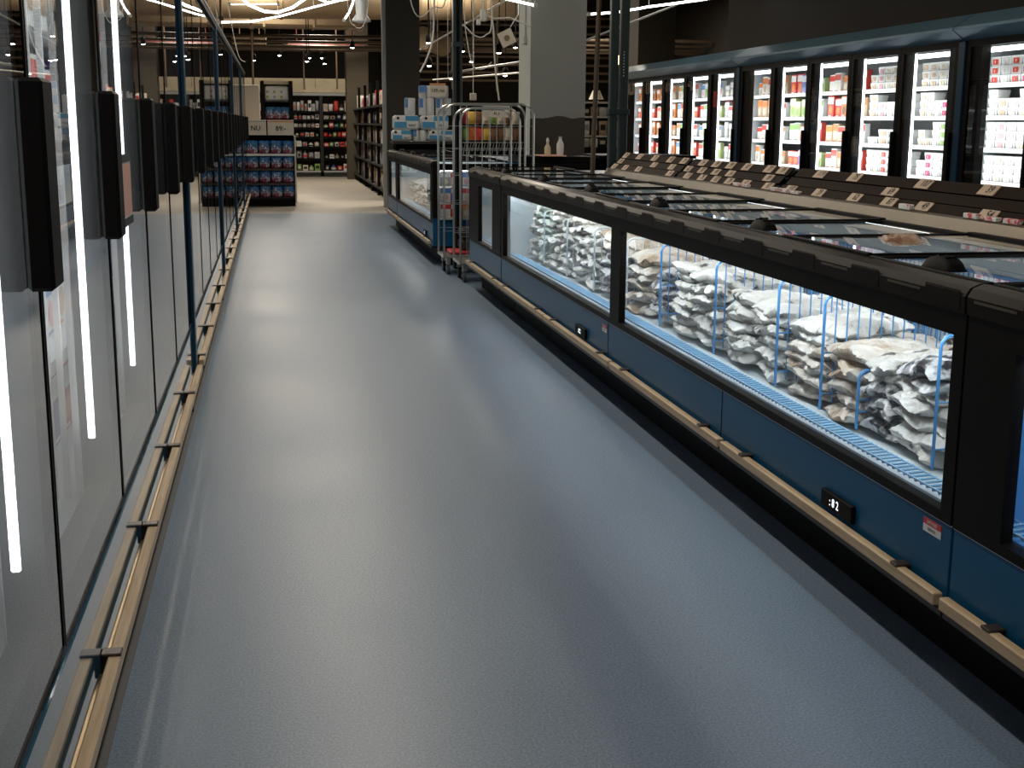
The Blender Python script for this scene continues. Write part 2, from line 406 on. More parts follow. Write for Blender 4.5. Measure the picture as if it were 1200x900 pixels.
# ------------------------------------------------------------------ island chest freezers
def island(X, y0, y1, windows, label, group=None, liner='liner', near_end=None, far_end=None, price_x=True, depth=.72, seams=(), lamp=1.0, open_end=False):
    """X = plane of the front panel; windows = [(ya, yb)]"""
    t = thing('chest_freezer', (X, y0, 0), label, 'freezer', group)
    Xb = X+depth
    MB().box(X+.10, Xb+.75, y0-.005, y1+.004, 0, .17).build('plinth', M['kick'], t)
    b = MB()
    b.prism_y([(X-.012, .165), (X+.10, .165), (X+.10, .185), (X-.012, .178)], y0, y1, 1)
    b.box(X, X+.03, y0, y1, .18, .385, 0, c=.002)
    b.box(X+.03, Xb+.02, y0, y1, .18, .395, 0)
    b.box(X-.001, X+.002, y0, y1, .383, .387, 2)
    # rear half of the double island
    b.box(Xb+.02, Xb+.75, y0, y1, .17, .93, 0, c=.01)
    body = b.build('body', [M['blue'], M['clip'], M['greyliner']], t)
    fr = MB(); Xf = X-.004
    segs = []; cur = y0
    for ya, yb in windows: segs.append((cur, ya)); cur = yb
    segs.append((cur, y1))
    for a, c in segs: fr.box(Xf, X+.026, a, c, .387, .885, 0)
    for ya, yb in windows:
        fr.box(Xf, X+.026, ya, yb, .387, .412); fr.box(Xf, X+.026, ya, yb, .83, .885)
    fr.build('window_frame', M['black'], t)
    tr = MB()
    tr.prism_y([(X-.010, .885), (X+.05, .885), (X+.05, .952), (X+.025, .954), (X+.0, .944), (X-.012, .925)], y0, y1)
    n = max(1, int((y1-y0)/.38)); w = (y1-y0)/n
    for k in range(n):
        ya = y0+k*w
        tr.prism_y([(X-.0125, .893), (X-.011, .893), (X-.011, .937), (X-.0125, .932)], ya+.02, ya+w*.45)
        tr.prism_y([(X-.014, .915), (X-.010, .915), (X-.010, .921), (X-.014, .921)], ya+w*.5, ya+w*.92, 1)
    tr.build('top_rail', [M['brownblack'], M['steel']], t)
    for ya, yb in windows:
        MB().poly([(X+.012, ya-.005, .405), (X+.012, yb+.005, .405), (X+.012, yb+.005, .836), (X+.012, ya-.005, .836)]).build('front_glass', M['pane'], t)
    ln = MB(); e = .05
    ln.box(X+.05, Xb, y0+e, y1-e, .395, .405)
    ln.box(Xb-.01, Xb, y0+e, y1-e, .405, .93)
    for yy in ((y1-e,) if open_end else (y0+e-.04, y1-e)): ln.box(X+.05, Xb, yy, yy+.04, .395, .93)
    ln.build('liner', M[liner], t)
    # floor grille along the window
    g = MB()
    for yk in range(int((y1-y0-.12)/.030)):
        yy = y0+.06+yk*.030; g.tube([(X+.045, yy, .420), (X+.105, yy, .424)], .0040, 4)
    for xx in (X+.048, X+.102): g.tube([(xx, y0+.055, .424), (xx, y1-.055, .424)], .003, 5)
    g.build('grille', M['grillewire'], t)
    MB().box(X+.055, X+.07, y0+.06, y1-.06, .862, .872).build('led_strip', M['led'], t)
    area('freezer_lamp', (X+.045, (y0+y1)/2, .860), .03, y1-y0-.2, P_LONG*(y1-y0)/3*.45*lamp, COOL, (.45, 0, -1))
    area('freezer_lamp', (Xb-.08, (y0+y1)/2, .90), .12, y1-y0-.2, P_LONG*(y1-y0)/3*.36*lamp, COOL, (-1, 0, -.62))
    # lids
    n = max(1, round((y1-y0)/.585)); w = (y1-y0)/n
    for k in range(n):
        ya = y0+k*w+.004; yb = ya+w-.008; z = .956 if k % 2 else .950
        lf = MB()
        lf.box(X+.045, X+.060, ya, yb, z-.006, z+.006, c=.002); lf.box(Xb-.045, Xb-.02, ya, yb, z-.008, z+.008, c=.003)
        lf.box(X+.06, Xb-.045, ya, ya+.010, z-.004, z+.004); lf.box(X+.06, Xb-.045, yb-.010, yb, z-.004, z+.004)
        lid = lf.build('lid', M['black'], t)
        MB().poly([(X+.055, ya+.008, z), (Xb-.04, ya+.008, z), (Xb-.04, yb-.008, z), (X+.055, yb-.008, z)]).build('lid_glass', M['lidglass'], lid)
        if k % 2 == 0:
            yc = (ya+yb)/2; hd = MB(); prof = []
            vs = []; fs = []; N = 12
            for q in range(5):
                a_ = q/4*PI; 
                for r_ in range(N+1):
                    th = PI*r_/N
                    rr = .066; xx = X+.10-.030*math.cos(a_)
                    vs.append((xx, yc-rr*math.cos(th), z+.038*math.sin(th)*math.sin(a_)**.5+.001))
            for q in range(4):
                for r_ in range(N): fs.append((q*(N+1)+r_, q*(N+1)+r_+1, (q+1)*(N+1)+r_+1, (q+1)*(N+1)+r_))
            hd.raw(vs, fs, 0, True)
            for r_ in range(2, N-1, 2):
                th = PI*r_/N; hd.box(X+.085, X+.115, yc-.066*math.cos(th)-.002, yc-.066*math.cos(th)+.002, z, z+.041*math.sin(th))
            hd.build('handle', M['matblack'], lid)
    return t
ISL = island(1.53, 2.62, 8.67, [(2.67, 5.58), (5.74, 8.60)], 'long dark blue chest freezer beside the aisle, two lit windows full of bags')
# seams, displays, stickers of the long freezer
sm_ = MB()
for yy in (4.19, 5.77): sm_.box(1.5285, 1.531, yy-.002, yy+.002, .18, .385)
sm_.build('panel_seam', M['kick'], ISL)
def display(t, y0, y1, z0=.235, z1=.285, X=1.53):
    d = MB().box(X-.014, X, y0, y1, z0, z1, c=.003).build('temperature_display', M['matblack'], t)
    if True: MB().text(': 8 2', .034, (X-.0150, (y0+y1)/2+.01, (z0+z1)/2), (0, -1, 0), (0, 0, 1)).build('digits', M['digits'], d)
display(ISL, 3.11, 3.31); display(ISL, 6.18, 6.39)
def sticker(t, y0, y1, z0, z1, X=1.53):
    s_ = MB(); zm = z0+(z1-z0)*.55
    s_.box(X-.0015, X, y0, y1, z0, zm, 0); s_.box(X-.0015, X, y0, y1, zm, z1, 1)
    s_.text('OPTYKED', (z1-zm)*.75, (X-.0022, (y0+y1)/2, (zm+z1)/2), (0, -1, 0), (0, 0, 1), 0)
    s_.text('SERVICE', (zm-z0)*.55, (X-.0022, (y0+y1)/2, (z0+zm)/2), (0, -1, 0), (0, 0, 1), 2)
    s_.build('sticker', [M['white'], M['red'], M['ink']], t)
sticker(ISL, 2.664, 2.748, .338, .372); sticker(ISL, 5.80, 5.88, .328, .362)
HEAD = island(1.53, 1.0, 2.61, [(1.12, 2.415)], 'nearest dark blue chest freezer with an empty blue lined interior behind black frame', liner='blueliner', lamp=.5)
HEAD2 = island(1.53, 8.70, 10.15, [(9.05, 9.68)], 'far end unit of the near freezer row with one narrow window', lamp=.12)
# bumper rails
def rail(X, ya, yb, s, label, group, clips):
    """s = +1: the freezer stands at larger x"""
    t = thing('bumper_rail', (X, ya, .2), label, 'bumper', group)
    x0, x1 = (X-.040, X-.014) if s > 0 else (X+.014, X+.040)
    MB().box(x0, x1, ya, yb, .197, .228, c=.003).build('wooden_strip', M['wood'], t)
    for yc in clips:
        c = MB().box(min(x0, X)-(.001 if s > 0 else 0), max(x1, X)+(.001 if s < 0 else 0), yc-.018, yc+.018, .226, .234, c=.002)
        c.box(min(x1, X) if s > 0 else X, X if s > 0 else x0, yc-.012, yc+.012, .18, .226)
        c.build('bracket', M['clip'], t)
segs = [(1.05, 2.585), (2.61, 4.09), (4.12, 5.60), (5.63, 7.08), (7.11, 8.60), (8.63, 10.1)]
for i, (a, b) in enumerate(segs):
    rail(1.53, a, b, 1, f'pale wooden bumper rail along the near chest freezers, {ORDW[i]} length from the camera', 'right bumper rails', (a+.2, b-.2))

# wire dividers in the long freezer
def divider(X0, X1, y, z0, z1, label, group='blue wire dividers', w='bluewire'):
    t = thing('wire_divider', (X0, y, z0), label, 'divider', group)
    r = .03; pts = [(X0, y, z0), (X0, y, z1-r)] + [(X0+r-r*math.cos(a), y, z1-r+r*math.sin(a)) for a in (.4, .8, 1.2)] + [(X0+r, y, z1), (X1-r, y, z1)] + [(X1-r+r*math.sin(a), y, z1-r+r*math.cos(a)) for a in (.4, .8, 1.2)] + [(X1, y, z1-r), (X1, y, z0)]
    MB().tube(pts, .0052, 6).build('frame', M[w], t)
    g = MB(); n = 14
    for k in range(1, n): xx = X0+(X1-X0)*k/n; g.tube([(xx, y, z0+.02), (xx, y, z1)], .0026, 4)
    for zz in (z0+.05, (z0+z1)/2): g.tube([(X0, y, zz), (X1, y, zz)], .0026, 4)
    g.build('wires', M[w], t)
divs = [2.97, 3.68, 4.05, 4.68, 5.40]
for i, y in enumerate(divs):
    divider(1.665, 2.20, y, .425, (.775, .785, .79, .785, .78)[i], f'blue wire divider in the near freezer window, {ORDW[i]} from the near end')
divider(1.665, 2.20, 3.42, .425, .60, 'short blue wire divider between bags in the near freezer window')
for i, y in enumerate([5.95, 6.6, 7.25, 7.9]):
    divider(1.665, 2.20, y, .425, .76, f'blue wire divider in the far freezer window, {ORDW[i]} from the near end', w='whitewire')
# blue wire backing grid
def backgrid(ya, yb, label):
    g = MB()
    n = int((yb-ya)/.03)
    for k in range(n+1):
        yy = ya+(yb-ya)*k/n; g.tube([(2.215, yy, .44), (2.215, yy, .84)], .003, 4)
    for zz in (.46, .66, .84): g.tube([(2.212, ya, zz), (2.212, yb, zz)], .006, 5)
    solo(g, 'wire_backing_grid', M['bluewire'], (2.21, ya, .44), label, 'wire grid')
backgrid(2.72, 5.60, 'blue wire grid standing along the back of the near freezer window')
backgrid(5.80, 8.58, 'blue wire grid standing along the back of the far freezer window')
# stacks of bags, near window
cols = [  # y, front n, kind, width, top kind, back n
    (2.79, 6, 'bag_mint', .27, None, 4), (3.12, 5, 'bag_white', .27, 'bag_dark', 6), (3.35, 4, 'bag_dark', .20, 'bag_white', 6),
    (3.55, 4, 'bag_brown', .24, None, 4), (3.87, 5, 'bag_brown', .32, 'bag_white', 4), (4.20, 5, 'bag_white', .27, None, 5),
    (4.50, 5, 'bag_white', .27, None, 5), (4.85, 6, 'bag_white', .30, None, 4), (5.16, 6, 'bag_white', .27, None, 5), (5.50, 4, 'bag_dark', .16, None, 4)]
for i, (y, n, kd, w, top, nb) in enumerate(cols):
    stack(1.83, y, .415, n+2, kd, w, f'{ORDW[i]} front stack from near end, near freezer window', top=top, lx=.30, hgt=.0355)
    stack(2.07, y+.02, .415, nb, kd if i not in (0, 1) else 'bag_white', w*.95, f'{ORDW[i]} rear stack from near end, near freezer window', lx=.24)
cols2 = [(5.85, 6, 'bag_brown'), (6.12, 7, 'bag_dark'), (6.42, 7, 'bag_dark'), (6.76, 7, 'bag_white'), (7.06, 8, 'bag_white'), (7.42, 8, 'bag_white'), (7.72, 8, 'bag_white'), (8.06, 8, 'bag_mint'), (8.34, 7, 'bag_white')]
for i, (y, n, kd) in enumerate(cols2):
    stack(1.83, y, .415, n, kd, .27, f'{ORDW[i]} front stack from near end, far freezer window', top='bag_brown' if i in (1, 2) else None)
    stack(2.07, y, .415, n-3, kd, .26, f'{ORDW[i]} rear stack from near end, far freezer window', lx=.24)
# packets lying loose on the near lid
pk = MB(); vs, fs = pillow(.17, .10, .028, 91); pk.raw(vs, fs, 0, True)
M['brownpk'] = patchy('brown_packet', [(.0, (.10, .05, .03)), (.45, (.30, .13, .06)), (.6, (.55, .42, .30)), (1, (.7, .65, .58))], 14)
inst(pk.mesh('food_packet', M['brownpk'], (0, 0, 0)), 'food_packet', (1.74, 3.36, .985), (0, 0, 1.2), (1, 1, 1), 'small brown and orange food packet lying on a glass lid', 'food packet')

# spine, price rails
def spine(ya, yb, X=2.248):
    t = thing('centre_rail', (X, ya, .93), 'long brushed steel rail along the middle of the near chest freezers', 'rail')
    MB().prism_y([(X-.015, .940), (X+.030, .940), (X+.034, .985), (X+.034, 1.0), (X+.022, 1.0), (X+.012, .994)], ya, yb).build('steel_cover', M['steel'], t)
    b = MB()
    for yy in (4.3, 5.9, 7.4): b.box(X-.017, X+.0, yy-.002, yy+.002, .9395, .950)
    for yy in (3.9, 4.32, 5.0, 5.92, 6.4, 7.42): b.lathe((X+.028, yy, .999), [(.006, 0), (.006, .004), (.002, .006)], 8)
    b.build('screw', M['clip'], t)
spine(2.62, 8.67)
TIERS = [((2.285, .990), (2.315, 1.022)), ((2.325, 1.024), (2.355, 1.056)), ((2.365, 1.060), (2.400, 1.096))]
PRICES = ['79', '59', '69', '89', '49', '62', '107', '119', '95', '77', '99', '54', '87', '39', '75']
def price_rail(ya, yb, labels, idx, label):
    t = thing('price_rail', (2.275, ya, .99), label, 'price rail', 'price rails on the centre of the freezers')
    b = MB(); b.prism_y([(2.285, .932), (2.50, .932), (2.50, 1.085), (2.40, 1.090), (2.288, .988)], ya, yb)
    b.build('backing', M['matblack'], t)
    for (a, c) in TIERS:
        dx, dz = c[0]-a[0], c[1]-a[1]; L = math.hypot(dx, dz); nx, nz = -dz/L*.006, dx/L*.006
        s_ = MB().prism_y([(a[0]+nx, a[1]+nz), (c[0]+nx, c[1]+nz), (c[0]+nx*2, c[1]+nz*2), (a[0]+nx*2, a[1]+nz*2)], ya+.004, yb-.004)
        s_.build('strip', M['strip'], t)
    k = 0
    for tier, yy in labels:
        if not (ya < yy < yb): continue
        a, c = TIERS[tier]; dx, dz = c[0]-a[0], c[1]-a[1]; L = math.hypot(dx, dz); u = Vector((dx/L, 0, dz/L)); nrm = Vector((-dz/L, 0, dx/L))
        o = Vector((a[0], yy, a[1])) + nrm*.0125
        hw = .052
        lb = MB(); vs = []
        for (dy, q, h_) in ((-hw, .002, 0), (hw, .002, 0), (hw, L-.002, 0), (-hw, L-.002, 0), (-hw, .002, .004), (hw, .002, .004), (hw, L-.002, .004), (-hw, L-.002, .004)):
            vs.append(o+Vector((0, dy, 0))+u*q+nrm*h_)
        lb.raw(vs, [(3, 2, 1, 0), (4, 5, 6, 7), (0, 1, 5, 4), (1, 2, 6, 5), (2, 3, 7, 6), (3, 0, 4, 7)], 0)
        lb.text(PRICES[(k*7+tier*3+idx) % len(PRICES)], .042, o+Vector((0, -.012, 0))+u*(L*.5)+nrm*.005, (0, -1, 0), u, 1)
        lb.build('price_label', [M['ltag'], M['ink']], t); k += 1
lab = [(2, y) for y in (8.574, 8.238, 7.895, 7.561, 7.30, 6.96, 6.732, 6.51, 6.271, 5.969, 5.80, 5.367, 5.022, 4.439, 3.995)]
lab += [(1, y) for y in (8.55, 7.768, 7.40, 7.088, 6.847, 6.617, 6.393, 5.868, 4.621)]
lab += [(0, y) for y in (8.563, 8.287, 7.976, 7.309, 6.975, 6.725, 6.504, 6.297, 6.066, 5.769, 5.498, 5.187, 4.837, 4.544, 4.276, 3.849)]
price_rail(3.0, 5.63, lab, 1, 'brown three tier price rail on the freezers, the one nearest the camera')
price_rail(5.70, 7.16, lab, 5, 'brown three tier price rail on the freezers, the middle one of three')
price_rail(7.20, 8.65, lab, 9, 'brown three tier price rail on the freezers, the one beside the dark double post')
# small packets standing behind the steel rail
SP = patchy('white_red_print', [(.0, (.5, .05, .08)), (.42, (.75, .1, .12)), (.5, (.85, .83, .80)), (1, (.9, .9, .88))], 30)
sp = MB().box(-.018, .018, -.05, .05, 0, .022, c=.003).mesh('small_carton', SP, (0, 0, 0))
for i, yy in enumerate((3.55, 3.68, 3.80, 3.92, 4.38, 5.4, 5.52, 5.64, 6.02, 6.14)):
    inst(sp, 'small_carton', (2.276, yy, .999), (0, 0, random.uniform(-.05, .05)), (.6, .85, random.uniform(.6, .9)), 'small white and red carton lying along the steel centre rail', 'carton', 'small cartons along the steel rail')

# ------------------------------------------------------------------ upright glass door freezers
def upright(xf, s, y0, nd, pitch, label, style, group=None, ztop=2.0, zb=.41, led_side=-1, power=P_LEFT, lit=None, open_shelves=True):
    """xf = door plane, s = -1: body reaches to smaller x; doors run along +Y"""
    y1 = y0+nd*pitch; D = .66
    X = lambda d: xf+s*d           # d > 0: into the cabinet
    t = thing('upright_freezer', (xf, y0, 0), label, 'freezer', group)
    MB().box(X(.02), X(D), y0+.005, y1-.005, 0, .17).build('plinth', M['kick'], t)
    b = MB()
    b.box(X(0), X(D), y0, y1, .17, zb-.02, 0 if style == 'wall' else 2, c=.003)
    b.box(X(D), X(D+.03), y0, y1, .17, ztop, 1)                 # back
    b.box(X(.07), X(D), y0, y1, ztop-.07, ztop, 1)              # top
    for yy in (y0, y1-.02): b.box(X(.03), X(D), yy, yy+.02, zb-.02, ztop, 1)
    b.build('body', [M['blue'], M['greyliner'], M['gloss_blue']], t)
    MB().box(X(.03), X(D), y0+.02, y1-.02, zb-.02, zb+.01).build('inner_floor', M['liner'], t)
    if style == 'wall':
        f = MB(); f.prism_y([(X(.0), ztop-.09), (X(.30), ztop-.09), (X(.30), ztop+.10), (X(.06), ztop+.10), (X(-.10), ztop+.0), (X(-.10), ztop-.02)], y0-.047, y1+.045)
        f.build('fascia', M['hood'], t)
    else:
        f = MB(); f.box(X(-.012), X(.10), y0, y1, ztop-.055, ztop+.01, 0, c=.004); f.box(X(-.016), X(-.012), y0, y1, ztop-.02, ztop-.012, 1)
        f.build('fascia', [M['black'], M['greyliner']], t)
        MB().box(X(-.006), X(0), y0, y1, .172, .19).build('base_trim', M['brass'], t)
    # face frame
    fm = M['grey'] if style != 'wall' else M['black']; mw = .045 if style != 'wall' else .085
    g = MB(); zt = ztop-.07 if style != 'wall' else ztop-.09
    g.box(X(.02), X(.075), y0, y1, zb-.02, zb+.05 if style != 'wall' else zb+.03); g.box(X(.02), X(.075), y0, y1, zt-.03, zt)
    for k in range(nd+1):
        yc = min(max(y0+k*pitch, y0+mw), y1-mw); g.box(X(.015), X(.085), yc-mw, yc+mw, zb, zt)
    g.build('face_frame', fm, t)
    for k in range(nd):
        ya, yb = y0+k*pitch+.004, y0+(k+1)*pitch-.004
        d = MB()
        if style == 'wall':
            w = .05
            d.box(X(-.006), X(.015), ya, ya+w, zb, zt); d.box(X(-.006), X(.015), yb-w, yb, zb, zt)
            d.box(X(-.006), X(.015), ya+w, yb-w, zb, zb+w); d.box(X(-.006), X(.015), ya+w, yb-w, zt-w, zt)
        else:
            w = .007
            d.box(X(0), X(.014), ya, ya+w, zb, zt); d.box(X(0), X(.014), yb-w, yb, zb, zt)
            d.box(X(0), X(.014), ya+w, yb-w, zb, zb+w); d.box(X(0), X(.014), ya+w, yb-w, zt-w, zt)
        dr = d.build('door', M['black'], t)
        MB().poly([(X(.002), ya+.003, zb+.003), (X(.002), yb-.003, zb+.003), (X(.002), yb-.003, zt-.003), (X(.002), ya+.003, zt-.003)]).build('pane', M['pane'] if style == 'wall' else M['tallpane'], dr)
        if style == 'wall':
            MB().box(X(-.04), X(-.006), ya+.005, ya+.04, .70, 1.25, c=.006).build('handle', M['matblack'], dr)
        else:
            MB().box(X(-.040), X(0), yb-.115, yb-.022, 1.04, 1.362, c=.006).build('handle', M['matblack'], dr)
        # led strip behind each mullion
        yl = y0+k*pitch+mw+.012 if led_side > 0 else y0+(k+1)*pitch-mw-.012
        if lit is None or k in lit:
            lx_ = .088 if style == 'wall' else .062
            yl -= 0 if style == 'wall' else .03
            MB().box(X(lx_-.016), X(lx_), yl-(.010 if style == 'wall' else .004), yl+(.010 if style == 'wall' else .004), zb+.17, zt-.05, c=.003).build('led_strip', M['led'], t)
            if style != 'wall':
                up = MB()
                for q_ in (.085, .112, .14): up.box(X(q_), X(q_+.014), yl+.024, yl+.034, zb+.02, zt-.02)
                up.build('shelf_upright', M['white'], t)
        if style == 'wall':
            MB().box(X(.092), X(.11), ya+.10, yb-.10, zt-.090, zt-.055, c=.004).build('top_lamp', M['ledtop'], t)
    for zz in ((.66, .90, 1.14, 1.37, 1.60) if style == 'wall' else (.72, 1.0, 1.27, 1.54)):
        sd_ = .15 if style == 'wall' else .17; sh = MB(); sh.box(X(sd_), X(D-.02), y0+.03, y1-.03, zz-.012, zz, 0); sh.box(X(sd_-.007), X(sd_), y0+.03, y1-.03, zz-.028, zz+.006, 1)
        sh.build('shelf', [M['shelf'] if style == 'wall' else M['whitewire'], M['white']], t)
    area('freezer_lamp', (X(.06), (y0+y1)/2, zt-.02), .03, y1-y0-.1, power*nd, COOL, (-s*.15, 0, -1) if style == 'wall' else (s*.5, 0, -1))
    area('freezer_lamp', (X(.10), (y0+y1)/2, zb+.8), .9, y1-y0-.1, power*nd*.7, COOL, (s, 0, 0))
    return t
XL = -.375; PL = .909
names = ['nearest upright freezer with tall glass doors, left of the aisle', 'second upright glass door freezer along the left side of the aisle', 'third upright glass door freezer along the left side of the aisle', 'fourth upright glass door freezer along the left side of the aisle', 'last upright glass door freezer before the blue bag display']
LM = [(1.265, 5), (5.92, 4), (9.667, 4), (13.414, 4), (17.16, 3)]
for i, (ya, nd) in enumerate(LM):
    upright(XL, -1, ya, nd, PL if i < 4 else .88, names[i], 'slim', 'upright freezers left of the aisle', lit={0, 1, 2} if i == 0 else set())
for i, yy in enumerate((5.865, 9.612, 13.359, 17.105)):
    p = MB(); p.box(XL-.03, XL+.012, yy-.046, yy+.046, .17, 2.03, c=.004); p.box(XL-.03, XL-.01, yy-.03, yy+.03, .0, .17)
    solo(p, 'frame_post', M['bluepost'], (XL, yy, 0), f'slim blue upright post between the tall freezers, {ORDW[i]} from the camera', 'post', 'blue posts between tall freezers')
lr = [(1.3, 5.80), (5.93, 9.55), (9.67, 13.3), (13.42, 17.05), (17.16, 19.75)]
for i, (a, b) in enumerate(lr):
    n = max(2, int((b-a)/.86)); cl = [2.57+.87*k for k in range(-1, 22)]
    rail(XL, a, b, -1, f'pale wooden bumper rail below the tall freezers, {ORDW[i]} length from the camera', 'left bumper rails', [c for c in cl if a+.05 < c < b-.05])
# shelf card on the second door
solo(MB().box(XL-.002+.0, XL+.004, 3.36, 3.56, 1.04, 1.21, 0).box(XL+.004, XL+.005, 3.37, 3.55, 1.06, 1.19, 1).box(XL+.003, XL+.006, 3.36, 3.56, 1.035, 1.055, 2).box(XL+.003, XL+.006, 3.36, 3.56, 1.195, 1.215, 2), 'notice_card', [M['white'], M['pink'], M['ink']], (XL, 3.36, 1.04), 'narrow pink notice card with black ends stuck on a tall glass door', 'notice')

# wall freezers on the far right
WX = 5.0
wn = ['nearest wall freezer behind the price rails, stocked with white tubs', 'middle wall freezer behind the price rails, five bright doors', 'farthest wall freezer behind the price rails, beside the dark post']
upright(WX, 1, 7.03, 2, .91, wn[0], 'wall', 'wall freezers', led_side=-1, power=P_WALL)
upright(WX, 1, 8.96, 5, .91, wn[1], 'wall', 'wall freezers', led_side=-1, power=P_WALL)
upright(WX, 1, 13.62, 5, .91, wn[2], 'wall', 'wall freezers', led_side=-1, power=P_WALL)
for i, yy in enumerate((8.905, 13.565)):
    solo(MB().box(WX-.02, WX+.5, yy-.045, yy+.045, 0, 1.905, c=.004), 'frame_post', M['bluepost'], (WX, yy, 0), ['blue upright post between the nearest and middle wall freezers', 'blue upright post between the middle and farthest wall freezers'][i], 'post', 'wall freezer posts')

# products ---------------------------------------------------------
def tub_mesh(base, lab_, w=.115, h=.062, d=.10):
    mb = MB(); t = .92
    vs = []
    for z, k in ((0, .88), (h*.8, 1.0)):
        vs += [(-d/2*k, -w/2*k, z), (d/2*k, -w/2*k, z), (d/2*k, w/2*k, z), (-d/2*k, w/2*k, z)]
    mb.raw(vs, [(0, 3, 2, 1), (4, 5, 6, 7), (0, 1, 5, 4), (1, 2, 6, 5), (2, 3, 7, 6), (3, 0, 4, 7)], 0)
    mb.box(-d/2*1.03, d/2*1.03, -w/2*1.02, w/2*1.02, h*.78, h, 0, c=.004)
    mb.poly([(-d/2*.96-.004, w*.28, h*.12), (-d/2*.96-.004, -w*.28, h*.12), (-d/2-.003, -w*.28, h*.72), (-d/2-.003, w*.28, h*.72)], 1)
    mb.lathe((-d/2-.004, 0, h*.42), [(.001, -.012), (.004, -.006), (.004, .006), (.001, .012)], 6, 2)
    return mb.mesh('ice_cream_tub', [base, lab_, M['cream']], (0, 0, 0))
def carton_mesh(a, b_, c_, w=.13, h=.185, d=.05):
    mb = MB(); mb.box(-d/2, d/2, -w/2, w/2, 0, h, 0, c=.003)
    x = -d/2-.0008
    mb.poly([(x, w*.5, h*.62), (x, -w*.5, h*.62), (x, -w*.5, h*.93), (x, w*.5, h*.93)], 1)
    pts = [(x-.0006, math.cos(2*PI*k/12)*w*.3, h*.34+math.sin(2*PI*k/12)*h*.2) for k in range(12)][::-1]
    mb.poly(pts, 2)
    mb.poly([(x, w*.4, h*.05), (x, -w*.1, h*.05), (x, -w*.1, h*.10), (x, w*.4, h*.10)], 1)
    return mb.mesh('frozen_food_carton', [a, b_, c_], (0, 0, 0))
def flat(name, c): return mat(name, c, .45)
PC = dict(white=flat('print_white', (.78, .76, .72)), cream=flat('print_cream', (.75, .66, .50)), beige=flat('print_beige', (.60, .42, .28)), magenta=flat('print_magenta', (.62, .03, .14)), red=flat('print_red', (.68, .06, .04)),
          orange=flat('print_orange', (.78, .22, .04)), green=flat('print_green', (.25, .42, .10)), lime=flat('print_lime', (.48, .55, .22)), blue=flat('print_blue', (.10, .25, .55)), violet=flat('print_violet', (.25, .18, .50)), brown=flat('print_brown', (.22, .10, .05)), pinkc=flat('print_pink', (.80, .40, .42)), grey=flat('print_grey', (.35, .35, .35)), teal=flat('print_teal', (.05, .28, .30)), navy=flat('print_navy', (.03, .06, .18)))
TUB = {k: tub_mesh(PC['white'], PC[k]) for k in ('white', 'magenta', 'red', 'beige', 'pinkc', 'green', 'cream')}
TUBW = {'white': 'plain white', 'magenta': 'white and crimson', 'red': 'white and red', 'beige': 'white and tan', 'pinkc': 'white and pink', 'green': 'white and green', 'cream': 'white and cream'}
SHELFN = ['lowest visible', 'second lowest', 'third lowest', 'top']
SZ = [.90, 1.14, 1.37, 1.60]
WFD = [7.03, 7.94, 8.96, 9.87, 10.78, 11.69, 12.60, 13.62, 14.53, 15.44, 16.35, 17.26]
def tubs(di, shelf, cols_):
    """cols_: list of (kind, count) from the far side of the door to the near side"""
    ya = WFD[di]+.07; n = len(cols_)
    for j, (kd, c) in enumerate(cols_):
        yy = ya+.80-(j+.5)*(.80/n)
        for q in range(c):
            inst(TUB[kd], 'ice_cream_tub', (WX+.215, yy, SZ[shelf]+.001+q*.0635), (0, 0, 0), (1, (.80/n)/.122, 1),
                 f'{TUBW[kd]} tub, {SHELFN[shelf]} shelf, {ORDW[di-1]} wall freezer door from the camera', 'tub', f'{kd} tubs {shelf} {di}')
w, m_, r_, b_, p_, g_, c_ = 'white', 'magenta', 'red', 'beige', 'pinkc', 'green', 'cream'
tubs(1, 3, [(r_, 3), (w, 3), (r_, 3), (m_, 3), (r_, 3), (w, 3)][:6]); tubs(1, 2, [(w, 3), (b_, 2), (w, 2), (c_, 3), (w, 3), (w, 3)]); tubs(1, 1, [(w, 3), (p_, 3), (w, 3), (c_, 3), (w, 3), (w, 3)]); tubs(1, 0, [(w, 3), (c_, 3), (w, 3), (w, 3), (c_, 3), (w, 3)])
tubs(2, 3, [(b_, 3), (b_, 3), (c_, 3), (w, 3), (m_, 3), (p_, 3)]); tubs(2, 2, [(b_, 3), (c_, 3), (w, 2), (m_, 2), (w, 2), (m_, 3), (w, 3)]); tubs(2, 1, [(b_, 2), (b_, 1), (w, 3), (g_, 3), (w, 3), (m_, 3), (m_, 3)]); tubs(2, 0, [(w, 2), (m_, 3), (w, 3), (m_, 3), (w, 3), (m_, 3)])
tubs(3, 3, [(b_, 2), (p_, 3), (c_, 3), (b_, 3), (c_, 3), (w, 3)]); tubs(3, 2, [(b_, 3), (p_, 2), (w, 2), (p_, 3), (w, 3)]); tubs(3, 1, [(w, 1), (b_, 2), (c_, 2), (w, 2)]); tubs(3, 0, [(w, 3), (c_, 3), (r_, 3), (w, 3), (r_, 3), (w, 3)])
CK = [('white', 'red', 'cream'), ('orange', 'white', 'brown'), ('cream', 'red', 'beige'), ('red', 'white', 'orange'), ('lime', 'white', 'green'), ('white', 'blue', 'pinkc'), ('beige', 'orange', 'cream'), ('white', 'green', 'cream'), ('violet', 'white', 'blue'), ('white', 'orange', 'beige'), ('grey', 'white', 'cream')]
CART = [carton_mesh(PC[a], PC[b], PC[c]) for a, b, c in CK]
def cword(i): 
    w_ = {'pinkc': 'pink'}
    return f"{w_.get(CK[i][0], CK[i][0])} and {w_.get(CK[i][1], CK[i][1])}"
